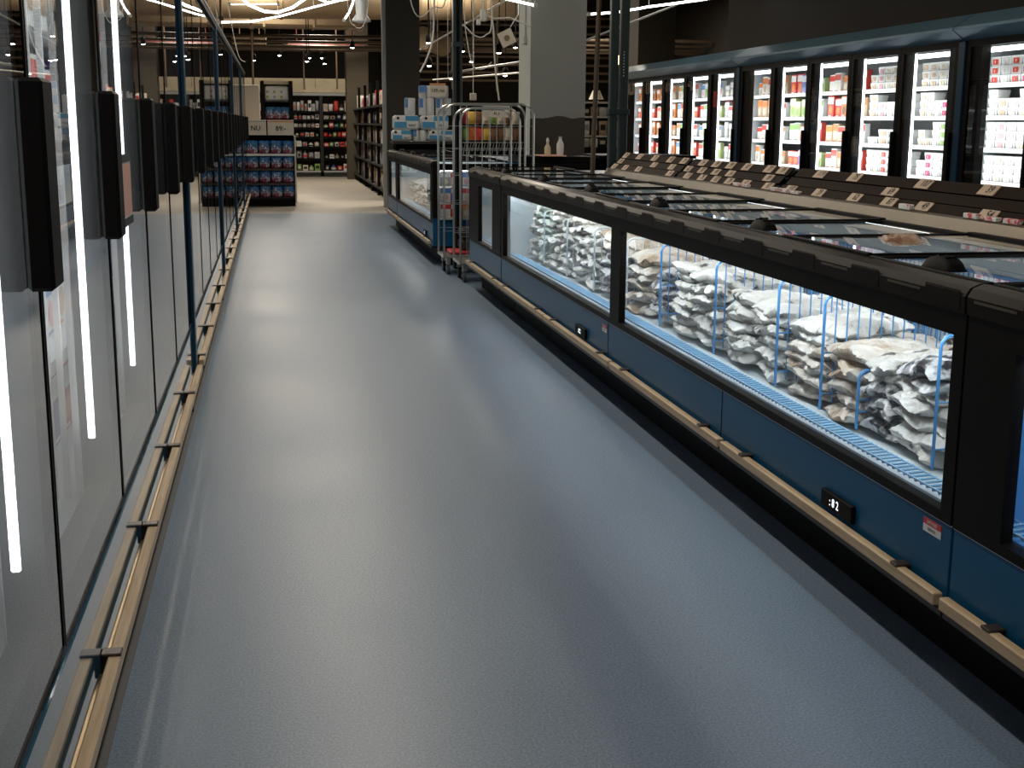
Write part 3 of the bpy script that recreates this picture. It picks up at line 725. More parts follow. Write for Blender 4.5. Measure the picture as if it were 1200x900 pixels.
theme = {4: [3, 6, 0, 2, 6, 1], 5: [4, 8, 3, 1, 7, 4], 6: [6, 2, 9, 3, 0, 6], 7: [10, 10, 0, 7, 10, 10], 8: [4, 5, 7, 5, 0, 4], 9: [3, 9, 2, 0, 5, 7], 10: [1, 1, 9, 6, 2, 6], 11: [3, 1, 7, 1, 3, 9]}
for di, th in theme.items():
    for sh in range(4):
        n = 6
        for j in range(n):
            ci = th[(j*2+sh*3) % 6] if di > 6 else th[(j//2+sh*2) % 6]
            hs = random.uniform(.72, 1.08)
            yy = WFD[di]+.06+(j+.5)*.80/n
            for layer in ((0,) if di <= 6 else (0,)):
                inst(CART[ci], 'frozen_food_carton', (WX+.20+random.uniform(0, .02), yy, SZ[sh]+.001), (0, 0, random.uniform(-.06, .06)), (1, .98, hs),
                     f'{cword(ci)} carton, {SHELFN[sh]} shelf, {ORDW[di-1]} wall freezer door from the camera', 'carton', f'{ci} cartons {sh} {di}')
# packets in the two nearest upright freezers on the left
LC = [carton_mesh(PC[a], PC[b], PC[c], w=.16, h=.20, d=.12) for a, b, c in CK]
for di in range(5):
    for sh, zz in enumerate((.421, .721, 1.001, 1.271, 1.541)):
        for j in range(4):
            ci = random.choice([0, 2, 5, 8, 9, 7, 3])
            inst(LC[ci], 'frozen_food_carton', (XL-.29, 1.265+di*PL+.10+(j+.5)*.176, zz), (0, 0, PI), (1, 1, random.uniform(.8, 1.1)),
                 f'{cword(ci)} carton on shelf {["one, the lowest", "two", "three", "four", "five, the highest"][sh]} behind the {ORDW[di]} tall door'.replace('shelf one', 'the bottom shelf').replace('shelf two', 'the second shelf').replace('shelf three', 'the middle shelf').replace('shelf four', 'the fourth shelf').replace('shelf five', 'the top shelf'), 'carton', f'left {ci} {sh} {di}')

# ------------------------------------------------------------------ second freezer row
I2 = island(1.43, 11.78, 15.22, [(11.90, 15.1)], 'dark blue chest freezer of the far row, behind the metal roll cages', lamp=.45, open_end=True)
I3 = island(1.43, 15.26, 16.45, [(15.35, 16.2)], 'last dark blue chest freezer of the far row', lamp=.3)
display(I2, 12.2, 12.4, X=1.43)
for k in range(6):
    for q in range(3):
        inst(CART[(k*3+q*5) % len(CART)], 'frozen_food_carton', (1.56+k*.10, 11.86, .43+q*.145), (0, 0, PI/2), (1, .72, .74), f'{cword((k*3+q*5) % len(CART))} carton behind the lit end glass of the far row, {ORDW[q]} layer', 'carton', f'end {(k*3+q*5) % len(CART)} {q}')

e2 = MB(); e2.box(1.43, 2.9, 11.74, 11.78, .18, .44, 0); e2.box(1.43, 1.49, 11.73, 11.78, .44, .93, 1); e2.box(2.16, 2.9, 11.73, 11.78, .44, .93, 1); e2.box(1.49, 2.16, 11.73, 11.78, .87, .93, 1); e2.box(1.49, 2.16, 11.70, 11.74, .425, .445, 2)
e2.build('end_panel', [M['blue'], M['black'], M['greyliner']], I2)
MB().poly([(1.49, 11.735, .44), (2.16, 11.735, .44), (2.16, 11.735, .87), (1.49, 11.735, .87)]).build('end_glass', M['pane'], I2)
MB().box(1.50, 2.15, 11.745, 11.755, .862, .868).build('led_strip', M['led'], I2)
rail(1.43, 11.78, 15.2, 1, 'pale wooden bumper rail on the far freezer row, near length', 'far bumper rails', (12.2, 14.8))
rail(1.43, 15.25, 16.42, 1, 'pale wooden bumper rail on the far freezer row, far length', 'far bumper rails', (15.5, 16.2))
for i in range(11):
    stack(1.72, 12.05+i*.29, .415, 5, 'bag_white' if i % 3 else 'bag_brown', .26, f'{ORDW[i]} stack from near end, far row freezer')

# ------------------------------------------------------------------ posts by the freezers
dp = thing('double_post', (2.66, 8.95, 0), 'dark grey double post rising at the end of the price rails', 'post')
MB().box(2.31, 2.365, 8.80, 8.86, .93, 4.2, c=.006).box(2.38, 2.44, 8.80, 8.86, .93, 4.2, c=.006).box(2.30, 2.45, 8.79, 8.87, 1.36, 1.40, c=.004).build('upright', M['post'], dp)
mm = MB(); mm.tube([(2.20, 8.83, .93), (2.235, 8.83, 2.5)], .017, 8); mm.build('pipe', M['pipe'], dp)
dots = MB()
for k in range(9): dots.box(2.40, 2.405, 8.797, 8.80, 1.62+k*.02, 1.627+k*.02)
dots.build('mounting_holes', M['white'], dp)
gp = thing('green_post', (1.62, 11.5, 0), 'dark green square post standing behind the roll cages', 'post')
MB().box(1.585, 1.665, 11.46, 11.54, 0, 4.2, c=.008).box(1.578, 1.672, 11.452, 11.548, 1.95, 1.99).build('upright', M['post'], gp)
MB().box(1.61, 1.64, 11.455, 11.46, .1, 4.1).build('channel', M['black'], gp)

# ------------------------------------------------------------------ roll cages
def cage(x0, x1, y0, y1, z1, label, dark):
    t = thing('roll_cage', ((x0+x1)/2, y0, 0), label, 'roll cage', 'roll cages')
    for k, (yy, mt_) in enumerate(((y0, M['chrome']), (y1, M['chrome']))):
        r = .11; pts = [(x0, yy, .15), (x0, yy, z1-r)] + [(x0+r-r*math.cos(a), yy, z1-r+r*math.sin(a)) for a in (.35, .7, 1.05, 1.35)] + [(x0+r, yy, z1), (x1-r, yy, z1)] + [(x1-r+r*math.sin(a), yy, z1-r+r*math.cos(a)) for a in (.35, .7, 1.05, 1.35)] + [(x1, yy, z1-r), (x1, yy, .15)]
        MB().tube(pts, .0095, 8).build('side_frame', mt_, t)
        g = MB()
        for q in range(1, 4): xx = x0+(x1-x0)*q/4; g.tube([(xx, yy, .15), (xx, yy, z1)], .0026, 5)
        for zz in (.38, .62, .86, 1.08, 1.27): g.tube([(x0, yy, zz), (x1, yy, zz)], .0018, 5)
        g.build('side_wires', M['chrome'], t)
    b = MB().box(x0-.01, x1+.01, y0-.01, y1+.01, .145, .165, 0, c=.004)
    for q in range(6): b.box(x0, x1, y0+(y1-y0)*(q+.2)/6, y0+(y1-y0)*(q+.7)/6, .165, .17, 0)
    b.build('platform', M['chrome'], t)
    for xx in (x0+.04, x1-.04):
        for yy in (y0+.04, y1-.04):
            c = MB().box(xx-.018, xx+.018, yy-.02, yy+.02, .09, .146, 0)
            c.prism_x([(yy+.045*math.cos(2*PI*k/14), .046+.045*math.sin(2*PI*k/14)) for k in range(14)], xx-.012, xx+.012, 1, True)
            c.build('castor', [M['chrome'], M['grey']], t)
cage(1.50, 1.99, 10.45, 10.85, 1.415, 'nearer narrow metal roll cage at the end of the near freezer row', True)
cage(1.44, 2.22, 11.02, 11.40, 1.455, 'wider metal roll cage standing behind the narrow one', False)
rb = MB(); rb.box(1.50, 1.72, 11.05, 11.35, .171, .20, 0, c=.01)
solo(rb, 'red_tray', M['red'], (1.6, 11.2, .171), 'flat red tray lying on the platform of the wider roll cage', 'tray')
for k in range(4):
    solo(MB().box(1.60+.14*(k % 2), 1.72+.14*(k % 2), 11.06, 11.34, .205+.10*(k//2), .295+.10*(k//2), 0, c=.02), 'black_crate', M['shelf'], (1.6, 11.2, .205), 'black crate inside the wider roll cage', 'crate', 'black crates in the roll cage')
# rack of packets on the far row freezer
rk = thing('wire_rack', (2.1, 12.5, .975), 'wire rack of coloured packets with a price card, seen through the roll cages', 'rack')
MB().box(1.78, 1.80, 12.4, 12.75, .975, 1.47, c=.004).box(2.40, 2.42, 12.4, 12.75, .975, 1.47, c=.004).box(1.80, 2.40, 12.73, 12.75, .975, 1.47).build('frame', M['matblack'], rk)
MB().box(1.80, 2.40, 12.44, 12.73, 1.12, 1.13).box(1.80, 2.40, 12.50, 12.73, 1.27, 1.28).build('shelf', M['shelf'], rk)
gr = MB()
for k in range(22): gr.tube([(1.81+k*.028, 12.42, 1.0+.03*(k % 2)), (1.83+k*.028, 12.42, 1.10)], .004, 4)
gr.tube([(1.80, 12.42, 1.11), (2.40, 12.42, 1.11)], .005, 5); gr.tube([(1.80, 12.42, .99), (2.40, 12.42, .99)], .005, 5)
gr.build('hooks', M['chrome'], rk)
sg = MB().box(2.0, 2.26, 12.385, 12.395, 1.35, 1.46, 0)
sg.text('SE HIT A', .035, (2.13, 12.384, 1.425), (1, 0, 0), (0, 0, 1), 1); sg.text('49,5', .035, (2.13, 12.384, 1.385), (1, 0, 0), (0, 0, 1), 1)
sg.build('price_card', [M['cream'], M['ink']], rk)
PK = []
for cname, cc in (('green', PC['green']), ('orange', PC['orange']), ('red', PC['red']), ('yellow', flat('print_yellow', (.75, .5, .08))), ('brown', PC['brown']), ('cream', PC['cream'])):
    mb = MB(); vs, fs = pillow(.12, .075, .035, len(PK)*3+2, 6, 6); vs = [(y_, z_, x_) for x_, y_, z_ in vs]
    mb.raw(vs, fs, 0, True); PK.append((cname, mb.mesh('snack_packet', cc, (0, 0, 0))))
for r_i, zz in enumerate((1.195, 1.345)):
    for k in range(8):
        nm_, me = PK[(k+r_i*2) % 6] if k < 5 else PK[4 if (k+r_i) % 2 else 5]
        inst(me, 'snack_packet', (1.84+k*.073, 12.52+r_i*.04, zz), (0, 0, 0), (1, 1, 1), f'{nm_} snack packet, {"lower" if r_i == 0 else "upper"} shelf of the wire rack behind roll cages', 'packet', f'{nm_} packets {r_i}')
# white dispenser cups beside the pillar
# dark counter behind the far end of the near row
dc = thing('dark_counter', (3.0, 11.9, 0), 'long black counter in front of the grey column', 'counter')
MB().box(3.0, 3.9, 11.75, 12.4, 0, .80, c=.01).box(2.98, 3.92, 11.70, 12.45, .98, 1.01, c=.004).box(3.0, 3.9, 12.3, 12.4, .80, .98).build('carcass', M['black'], dc)
MB().box(3.0, 3.9, 11.70, 11.74, .80, .83, c=.004).build('shelf_edge', M['pipe'], dc)
dk = thing('dark_counter', (2.3, 11.9, 0), 'low black cabinet behind the roll cages with a salmon edged shelf', 'counter')
solo(MB().box(2.95, 3.9, 11.72, 11.73, .84, .87), 'label_rail', M['cream'], (2.95, 11.7, .84), 'pale label rail on the front of the long black counter', 'label rail')
MB().box(2.24, 2.97, 11.80, 12.35, .935, .995, c=.006).build('carcass', M['black'], dk)
MB().box(2.44, 2.68, 11.74, 12.1, .996, 1.008, c=.003).build('shelf', M['pink'], dk)
bt = thing('spray_bottle', (2.52, 11.85, 1.008), 'small pale bottle standing on the salmon shelf', 'bottle')
MB().lathe((2.52, 11.85, 1.008), [(.028, 0), (.03, .02), (.03, .07), (.012, .10), (.012, .12)], 14).build('flask', M['bwood'], bt)
MB().lathe((2.52, 11.85, 1.128), [(.014, 0), (.014, .02), (.005, .04)], 10).build('cap', M['white'], bt)
bt = thing('spray_bottle', (2.64, 11.85, 1.008), 'clear white bottle beside the small pale bottle', 'bottle')
MB().lathe((2.64, 11.85, 1.008), [(.03, 0), (.034, .03), (.034, .10), (.015, .14), (.015, .155)], 14).build('flask', M['white'], bt)
MB().lathe((2.64, 11.85, 1.163), [(.016, 0), (.016, .015)], 10).build('cap', M['greyliner'], bt)

# ------------------------------------------------------------------ paper towel stack behind the far row
ts = thing('stacking_shelf', (2.0, 18.4, 0), 'dark shelf behind the far freezer row holding paper towel packs', 'shelf')
MB().box(1.66, 2.62, 18.15, 18.7, .82, .87, 0).box(1.66, 2.62, 18.15, 18.7, 1.00, 1.035, 0).box(1.66, 2.62, 18.15, 18.7, 0, .05, 0).build('board', M['shelf'], ts)
MB().box(1.66, 1.70, 18.16, 18.7, 0, 1.0).box(2.58, 2.62, 18.16, 18.7, 0, 1.0).box(1.70, 2.58, 18.66, 18.70, .05, 1.0).build('upright', M['black'], ts)
MB().box(1.66, 2.62, 18.12, 18.15, .86, .90).build('shelf_edge', M['paleshelf'], ts)
def towel(x, z, w_, h_, style, label):
    t = thing('paper_towel_pack', (x, 18.3, z), label, 'paper towel pack', 'paper towel packs')
    n = max(1, round(w_/.11)); b = MB()
    if style == 'up':
        for k in range(n): b.lathe((x+(k+.5)*w_/n, 18.32, z), [(w_/n*.42, 0), (w_/n*.5, .01), (w_/n*.5, h_-.01), (w_/n*.42, h_)], 14, 0)
        b.build('rolls', M['white'], t)
        MB().box(x+w_*.0, x+w_*.25, 18.32-w_/n*.5-.004, 18.32-w_/n*.5+.02, z+h_*.45, z+h_*.98).build('blue_print', PC['blue'], t)
    else:
        b.box(x, x+w_, 18.22, 18.5, z, z+h_, 0, c=.03)
        b.build('rolls', M['white'], t)
        g = MB().box(x+w_*.02, x+w_*.5, 18.216, 18.222, z+.03, z+h_*.55, 0).box(x+w_*.45, x+w_*.98, 18.216, 18.222, z+h_*.62, z+h_*.95, 0)
        g.text('RENT', h_*.22, (x+w_*.72, 18.214, z+h_*.3), (1, 0, 0), (0, 0, 1), 1)
        g.build('blue_print', [mat('pack_blue', (.07, .30, .52), .4), M['ink']], t)
    h = MB().prism_y([(x+w_*.16+.02*math.cos(2*PI*k/10), z+h_*.8+.02*math.sin(2*PI*k/10)) for k in range(10)], 18.15 if style == 'up' else 18.212, 18.18 if style == 'up' else 18.218)
    if style != 'up': h.build('roll_core', M['ink'], t)
towel(1.66, 1.037, .27, .155, 'flat', 'white and blue paper towel pack, bottom row left, on the stacking shelf')
towel(1.95, 1.037, .20, .155, 'up', 'standing paper rolls between the two bottom row towel packs')
towel(2.17, 1.037, .38, .155, 'flat', 'white and blue paper towel pack, bottom row right, on the stacking shelf')
towel(1.68, 1.194, .36, .20, 'flat', 'white and blue paper towel pack, middle row left of the stack')
towel(2.07, 1.194, .38, .20, 'flat', 'white and blue paper towel pack, middle row right of the stack')
towel(1.84, 1.396, .15, .235, 'up', 'pair of tall white paper rolls, upper row left of the stack')
towel(2.04, 1.396, .22, .235, 'up', 'tall white paper rolls, upper row middle of the stack')
towel(2.28, 1.396, .22, .235, 'up', 'tall white paper rolls, upper row right of the stack')
towel(2.04, 1.633, .42, .17, 'up', 'white paper rolls on the very top of the towel stack')
sg = thing('price_sign', (2.25, 18.1, 1.66), 'cream price sign hanging in front of the paper towel stack', 'sign')
MB().box(2.17, 2.39, 18.08, 18.09, 1.65, 1.83, 0).box(2.17, 2.39, 18.076, 18.08, 1.805, 1.83, 1).build('card', [M['cream'], M['orange']], sg)
MB().tube([(2.28, 18.085, 1.83), (2.28, 18.085, 4.2)], .003, 4).build('string', M['cable'], sg)
MB().text('129,-/st', .062, (2.28, 18.075, 1.73), (1, 0, 0), (0, 0, 1)).build('lettering', M['ink'], sg)

# ------------------------------------------------------------------ blue bag display at the end of the tall freezers
ds = thing('display_stand', (-.1, 20.4, 0), 'four tier black display stand at the end of the tall freezers', 'display stand')
DX0, DX1 = -1.0, .335
MB().box(DX0, DX1, 20.45, 21.0, .0, .11, c=.01).box(DX0, DX1, 20.95, 21.0, .1, 1.10).box(DX0, DX1, 20.35, 20.4, .1, .13).build('base', M['black'], ds)
for zz in (.13, .355, .575, .80):
    MB().box(DX0, DX1, 20.38, 20.95, zz-.02, zz, 0).box(DX0, DX1, 20.365, 20.38, zz-.025, zz+.01, 1).build('shelf', [M['shelf'], M['clip'] if zz < .7 else M['white']], ds)
MB().box(DX1, DX1+.025, 20.36, 21.0, .05, 1.08, c=.004).build('side_panel', M['paleshelf'], ds)
M['bluebag'] = None
def bluebag_mat():
    mt, nt, b = new_mat('blue_printed_bag')
    tc = nt.nodes.new('ShaderNodeTexCoord'); sp_ = nt.nodes.new('ShaderNodeSeparateXYZ'); nt.links.new(tc.outputs['Generated'], sp_.inputs[0])
    nz = nt.nodes.new('ShaderNodeTexNoise'); nz.inputs['Scale'].default_value = 5; nt.links.new(tc.outputs['Generated'], nz.inputs['Vector'])
    ad = nt.nodes.new('ShaderNodeMath'); ad.operation = 'MULTIPLY_ADD'; ad.inputs[1].default_value = .9; nt.links.new(nz.outputs['Fac'], ad.inputs[0]); sc2 = nt.nodes.new('ShaderNodeMath'); sc2.operation = 'MULTIPLY_ADD'; sc2.inputs[1].default_value = .62; sc2.inputs[2].default_value = -.08; nt.links.new(sp_.outputs['Z'], sc2.inputs[0]); nt.links.new(sc2.outputs[0], ad.inputs[2])
    r = nt.nodes.new('ShaderNodeValToRGB'); el = r.color_ramp.elements
    el[0].position = .38; el[0].color = (.02, .02, .05, 1); el[1].position = .48; el[1].color = (.45, .05, .06, 1)
    for p_, c in ((.56, (.03, .04, .12, 1)), (.68, (.6, .62, .68, 1)), (.76, (.02, .05, .16, 1)), (.92, (.02, .20, .50, 1))):
        e = el.new(p_); e.color = c
    nt.links.new(ad.outputs[0], r.inputs[0]); nt.links.new(r.outputs[0], b.inputs['Base Color']); b.inputs['Roughness'].default_value = .3
    return mt
M['bluebag'] = bluebag_mat()
BB = []
for sd in (3, 8, 12):
    mb = MB(); vs, fs = pillow(.172, .195, .085, sd, 10, 10, wr=.25, boxy=7, fold=.3); vs = [(x_, z_, y_) for x_, y_, z_ in vs]; mb.raw(vs, fs, 0, True)
    BB.append(mb.mesh('tablet_bag', M['bluebag'], (0, 0, 0)))
rown = ['bottom', 'second lowest', 'third lowest', 'top']
for r_i, zz in enumerate((.13, .355, .575, .80)):
    for k in range(8):
        inst(random.choice(BB), 'tablet_bag', (DX1-.095-k*.180, 20.44, zz+.096), (random.uniform(-.05, .05), 0, random.uniform(-.08, .08)), (1, 1, 1 if r_i < 3 else 1.12),
             f'blue printed bag, {rown[r_i]} tier of the black display, {ORDW[k]} from its side panel', 'bag', f'blue bags tier {r_i}')
for i, (xa, xb, txt) in enumerate(((-.40, -.08, 'NU'), (-.06, .335, '89:-'))):
    sg = thing('price_sign', ((xa+xb)/2, 20.3, 1.02), ['pale printed sign above the blue bags, next to the tall freezers', 'cream price sign above the blue bags, right one of the two'][i], 'sign')
    MB().box(xa, xb, 20.33, 20.345, 1.09, 1.32, 0).box(xa, xb, 20.326, 20.33, 1.285, 1.305, 1).box(xa, xb, 20.345, 20.96, 1.095, 1.105, 0).build('card', [M['cream'], M['orange'] if i else M['greyliner']], sg)
    MB().text(txt, .10, ((xa+xb)/2, 20.324, 1.19), (1, 0, 0), (0, 0, 1)).build('lettering', M['ink'], sg)
solo(MB().box(-.95, -.17, 21.03, 21.5, 0, 1.86, c=.012).box(-.90, -.30, 21.02, 21.03, .1, 1.8), 'tall_cabinet', M['cream'], (-.5, 21.2, 0), 'tall plain cream cabinet standing above the printed sign by the freezers', 'cabinet')
gn = thing('black_gondola', (.08, 21.3, 0), 'black shelving frame behind the blue bag display with bags and white packs', 'shelving')
MB().box(-.16, -.10, 21.25, 21.6, 0, 1.93).box(.29, .35, 21.25, 21.6, 0, 1.93).box(-.10, .29, 21.58, 21.6, .5, 1.93).build('upright', M['black'], gn)
MB().box(-.10, .29, 21.25, 21.58, 1.30, 1.32).box(-.10, .29, 21.25, 21.58, 1.60, 1.62).build('shelf', M['shelf'], gn)
MB().box(-.10, .29, 21.30, 21.5, 1.88, 1.93).build('top_board', M['bwood'], gn)
for k in range(3):
    inst(BB[k], 'tablet_bag', (-.02+k*.125, 21.36, 1.42), (0, 0, 0), (.85, .9, 1.05), f'blue bag on the black shelving above the signs, {ORDW[k]} from the left', 'bag', 'blue bags above the signs')
pc = MB().box(-.09, .28, 21.29, 21.5, 1.622, 1.85, 0, c=.02)
for k in range(6):
    xx = -.05+(k % 3)*.11; zz = 1.68+(k//3)*.08; pc.prism_y([(xx+.022*math.cos(2*PI*q/8), zz+.022*math.sin(2*PI*q/8)) for q in range(8)], 21.283, 21.29, 1+(k % 2))
solo(pc, 'printed_carton', [M['white'], PC['green'], PC['grey']], (.1, 21.4, 1.622), 'large white carton with green and grey dots on the black shelving', 'carton')

# ------------------------------------------------------------------ shelving at the back
BY = 31.5
ITEMC = [('grey', 'grey'), ('white', 'white'), ('black', None), ('red', 'red'), ('green', 'green'), ('cream', 'cream'), ('brown', 'brown'), ('navy', 'navy'), ('teal', 'teal'), ('tan', 'beige'), ('silver', None)]
IM = {}
def item_mesh(kind, cname, w_, d_, h_):
    key = (kind, cname, w_, d_, h_)
    if key in IM: return IM[key]
    mt_ = {'black': M['shelf'], 'silver': M['greyliner']}.get(cname) or PC[dict(ITEMC)[cname]]
    mb = MB()
    if kind == 'box':
        mb.box(-w_/2, w_/2, -d_/2, d_/2, 0, h_, 0, c=.006); mb.poly([(-w_*.35, -d_/2-.001, h_*.35), (w_*.35, -d_/2-.001, h_*.35), (w_*.35, -d_/2-.001, h_*.75), (-w_*.35, -d_/2-.001, h_*.75)], 1)
        mb.poly([(-d_*0-w_/2-.001, d_*.35, h_*.35), (-w_/2-.001, -d_*.35, h_*.35), (-w_/2-.001, -d_*.35, h_*.75), (-w_/2-.001, d_*.35, h_*.75)], 1)
    elif kind == 'pouch':
        vs_, fs_2 = pillow(w_*.98, h_, d_*.5, int(w_*1000+h_*100) % 17, 6, 8, wr=.2, boxy=6, fold=.2)
        mb.raw([(a_, c2, b2+h_/2) for a_, b2, c2 in vs_], fs_2, 0, True); mb.prism_y([(w_*.25*math.cos(k*PI/4), h_*.5+h_*.2*math.sin(k*PI/4)) for k in range(8)], -d_*.34, -d_*.30, 1)
    else:
        mb.lathe((0, 0, 0), [(w_*.4, 0), (w_*.45, h_*.05), (w_*.45, h_*.62), (w_*.2, h_*.8), (w_*.2, h_)], 10, 0); mb.lathe((0, 0, h_*.2), [(w_*.455, 0), (w_*.455, h_*.3)], 10, 1)
    IM[key] = mb.mesh('packed_goods' if kind != 'bottle' else 'bottle', [mt_, random.choice([M['white'], M['cream'], PC['red'], M['shelf'], PC['grey']])], (0, 0, 0))
    return IM[key]
def bay(x0, x1, levels, label, idx):
    t = thing('shelving_unit', (x0, BY, 0), label, 'shelving', 'back shelving units')
    MB().box(x0, x1, BY, BY+.5, 0, .10, 0).box(x0, x1, BY+.45, BY+.5, .1, 1.89, 0).box(x0, x0+.03, BY, BY+.5, 0, 1.89).box(x1-.03, x1, BY, BY+.5, 0, 1.89).build('frame', M['shelf'], t)
    for z_ in levels:
        MB().box(x0+.03, x1-.03, BY+.02, BY+.45, z_-.025, z_, 0).box(x0+.03, x1-.03, BY, BY+.02, z_-.04, z_+.012, 1).build('shelf', [M['shelf'], M['greyliner'] if z_ < .2 or z_ > 1.9 else M['matblack']], t)
def fill(x0, x1, z_, n, h_, cols_, what, kind='box', y=None):
    w_ = (x1-x0)/n
    for k in range(n):
        cn = cols_[k % len(cols_)]
        hh = round(h_*random.choice((.7, .85, 1.0)), 3); kind = random.choice(('box', 'pouch', 'bottle', 'pouch'))
        inst(item_mesh(kind, cn, round(w_*.88, 3), .16, hh), 'packed_goods' if kind != 'bottle' else 'bottle', (x0+(k+.5)*w_, BY+.14, z_+.001), (0, 0, 0), (1, 1, 1),
             f'{cn} {dict(box="box", pouch="pouch", bottle="bottle")[kind]} on the {what}', 'goods', f'{cn} {kind}, {what}')
lv1 = [.13, .42, .70, .93, 1.15, 1.34, 1.53]
bay(.38, 1.17, lv1, 'left bay of the back shelving with pale packs, beyond the blue display', 0)
bay(1.18, 2.02, lv1, 'right bay of the back shelving with red and dark packs', 1)
bay(-.60, .37, lv1, 'hidden left end bay of the back shelving behind the blue display', 2)
LVN = ['bottom', 'second', 'third', 'fourth', 'fifth', 'sixth', 'top']
schemeL = [(['green', 'green', 'cream', 'green'], 5, .20), (['grey', 'silver', 'grey'], 5, .19), (['cream', 'white', 'silver', 'white'], 5, .15), (['white', 'cream', 'black'], 6, .14), (['white', 'silver', 'cream'], 7, .12), (['silver', 'white', 'grey'], 7, .14), (['silver', 'grey', 'white'], 8, .26)]
schemeR = [(['black', 'navy', 'red', 'white'], 5, .17), (['black', 'white', 'brown'], 6, .12), (['red', 'green', 'white', 'red'], 6, .14), (['red', 'black', 'green', 'red'], 7, .13), (['green', 'red', 'teal'], 6, .14), (['white', 'tan', 'navy', 'white', 'cream'], 5, .16), (['tan', 'white', 'red', 'black'], 6, .26)]
for sch, x0, x1, nm_ in ((schemeL, .42, 1.13, 'left bay'), (schemeR, 1.22, 1.98, 'right bay'), (schemeL, -.56, .33, 'hidden end bay')):
    for q, z_ in enumerate(lv1):
        cs, n, h_ = sch[q]; fill(x0, x1, z_, n, h_, cs, f'{LVN[q]} shelf, {nm_} of the back shelving')
solo(MB().box(-.6, 1.90, BY+.05, BY+.35, 1.97, 2.30, 0, c=.01).box(1.05, 1.06, BY+.045, BY+.05, 2.08, 2.29, 1), 'timber_header', [M['bwood'], M['pipe']], (0, BY, 2.07), 'pale timber header board above the back shelving', 'header')
solo(MB().box(.4, 2.02, BY-.02, BY+.3, 1.90, 1.965, 0, c=.006), 'shelf_canopy', M['greyliner'], (.4, BY, 1.9), 'grey canopy strip under the pale timber header', 'canopy')

# gondola run on the right of the back aisle, seen along its length
gx = 1.85
gr_ = thing('gondola_run', (gx, 21.9, 0), 'long dark gondola of mixed goods right of the back aisle', 'shelving')
pt = MB()
for yy in (21.9, 23.4, 24.9, 26.6, 28.4, 30.2): pt.box(gx+.0, gx+.05, yy-.04, yy+.04, 0, 2.02)
pt.box(gx+.55, gx+.6, 21.9, 30.2, 0, 1.9); pt.build('upright', M['matblack'], gr_)
GL = [.16, .56, .92, 1.27, 1.59]
for z_ in GL: MB().box(gx, gx+.55, 21.9, 30.2, z_-.03, z_, 0).box(gx-.012, gx, 21.9, 30.2, z_-.035, z_+.006, 1).build('shelf', [M['shelf'], M['matblack']], gr_)
tk = MB()
for z_ in GL:
    for k in range(36): tk.box(gx-.016, gx-.012, 22.0+k*.226, 22.0+k*.226+.09, z_-.032, z_+.004)
tk.build('price_strip', M['grey'], gr_)
gcol = [['black', 'brown', 'grey', 'black', 'tan'], ['grey', 'silver', 'brown', 'black'], ['black', 'white', 'tan', 'grey'], ['brown', 'navy', 'black', 'tan', 'white'], ['white', 'red', 'cream', 'silver']]
for q, z_ in enumerate(GL):
    n = 26
    for k in range(n):
        cn = random.choice(gcol[q]); hh = round(random.choice((.20, .25, .29)), 3)
        inst(item_mesh('box' if k % 3 else 'bottle', cn, .2, .22, hh), 'packed_goods' if k % 3 else 'bottle', (gx+.17, 22.05+k*(8.0/n), z_+.001), (0, 0, 0), (1, 1, 1),
             f'{cn} {"pack" if k % 3 else "bottle"} on the {["lowest", "second", "third", "fourth", "highest"][q]} shelf of the long dark gondola', 'goods', f'{cn} {"pack" if k % 3 else "bottle"} gondola {q}')
solo(MB().box(2.05, 2.07, 18.75, 18.80, 1.64, 1.80).box(1.72, 1.98, 18.75, 19.0, 1.58, 1.80, 1, c=.02), 'rolled_goods', [M['ink'], M['cream']], (1.8, 18.8, 1.58), 'bundle of pale rolls above the left end of the towel stack', 'rolls') if False else None

# far right shelf seen between the column and the dark post
fs_ = thing('far_shelf', (5.6, 21.5, 0), 'distant pale stocked shelf between the grey column and the dark post', 'shelving')
MB().box(5.0, 6.1, 21.5, 22, 0, .9).box(5.0, 6.1, 21.95, 22, .9, 1.8).build('frame', M['black'], fs_)
for z_ in (1.10, 1.42, 1.66): MB().box(5.0, 6.1, 21.5, 21.95, z_-.03, z_).build('shelf', M['paleshelf'], fs_)
for q, z_ in enumerate((.90, 1.10, 1.42)):
    for k in range(7):
        cn = ['white', 'cream', 'white', 'black', 'tan'][(k+q) % 5]
        o = inst(item_mesh('box', cn, .13, .2, .15 if q != 1 else .24), 'packed_goods', (5.1+k*.15, 21.68, z_+.001), (0, 0, 0), (1, 1, 1), f'{cn} pack on the {["lower", "middle", "upper"][q]} level of the distant pale shelf', 'goods', f'{cn} far shelf {q}')
lp = thing('table_lamp', (5.45, 21.7, 1.66), 'small white shaded lamp on top of the distant pale shelf', 'lamp')
MB().lathe((5.45, 21.7, 1.662), [(.05, 0), (.05, .015), (.012, .02), (.012, .06)], 12).build('base', M['white'], lp)
MB().lathe((5.45, 21.7, 1.70), [(.13, 0), (.06, .15)], 14).build('shade', M['cream'], lp)

# ------------------------------------------------------------------ overhead services
def pipe_run(p0, p1, r, mt_, label, cat='pipe', name='service_pipe', group=None, n=10, coup=True, hang=True):
    mb = MB().tube([p0, p1], r, n)
    if coup:
        a, b = Vector(p0), Vector(p1); L = (b-a).length; k = 1
        while k*1.6 < L:
            c = a.lerp(b, k*1.6/L); dv = (b-a).normalized()*.03; mb.tube([c-dv, c+dv], r*1.25, n); k += 1
    a, b = Vector(p0), Vector(p1)
    for q_ in ((.12, .88) if hang else ()):
        c = a.lerp(b, q_); mb.tube([tuple(c), (c.x, c.y, 4.2)], .006, 5)
    return solo(mb, name, mt_, p0, label, cat, group)
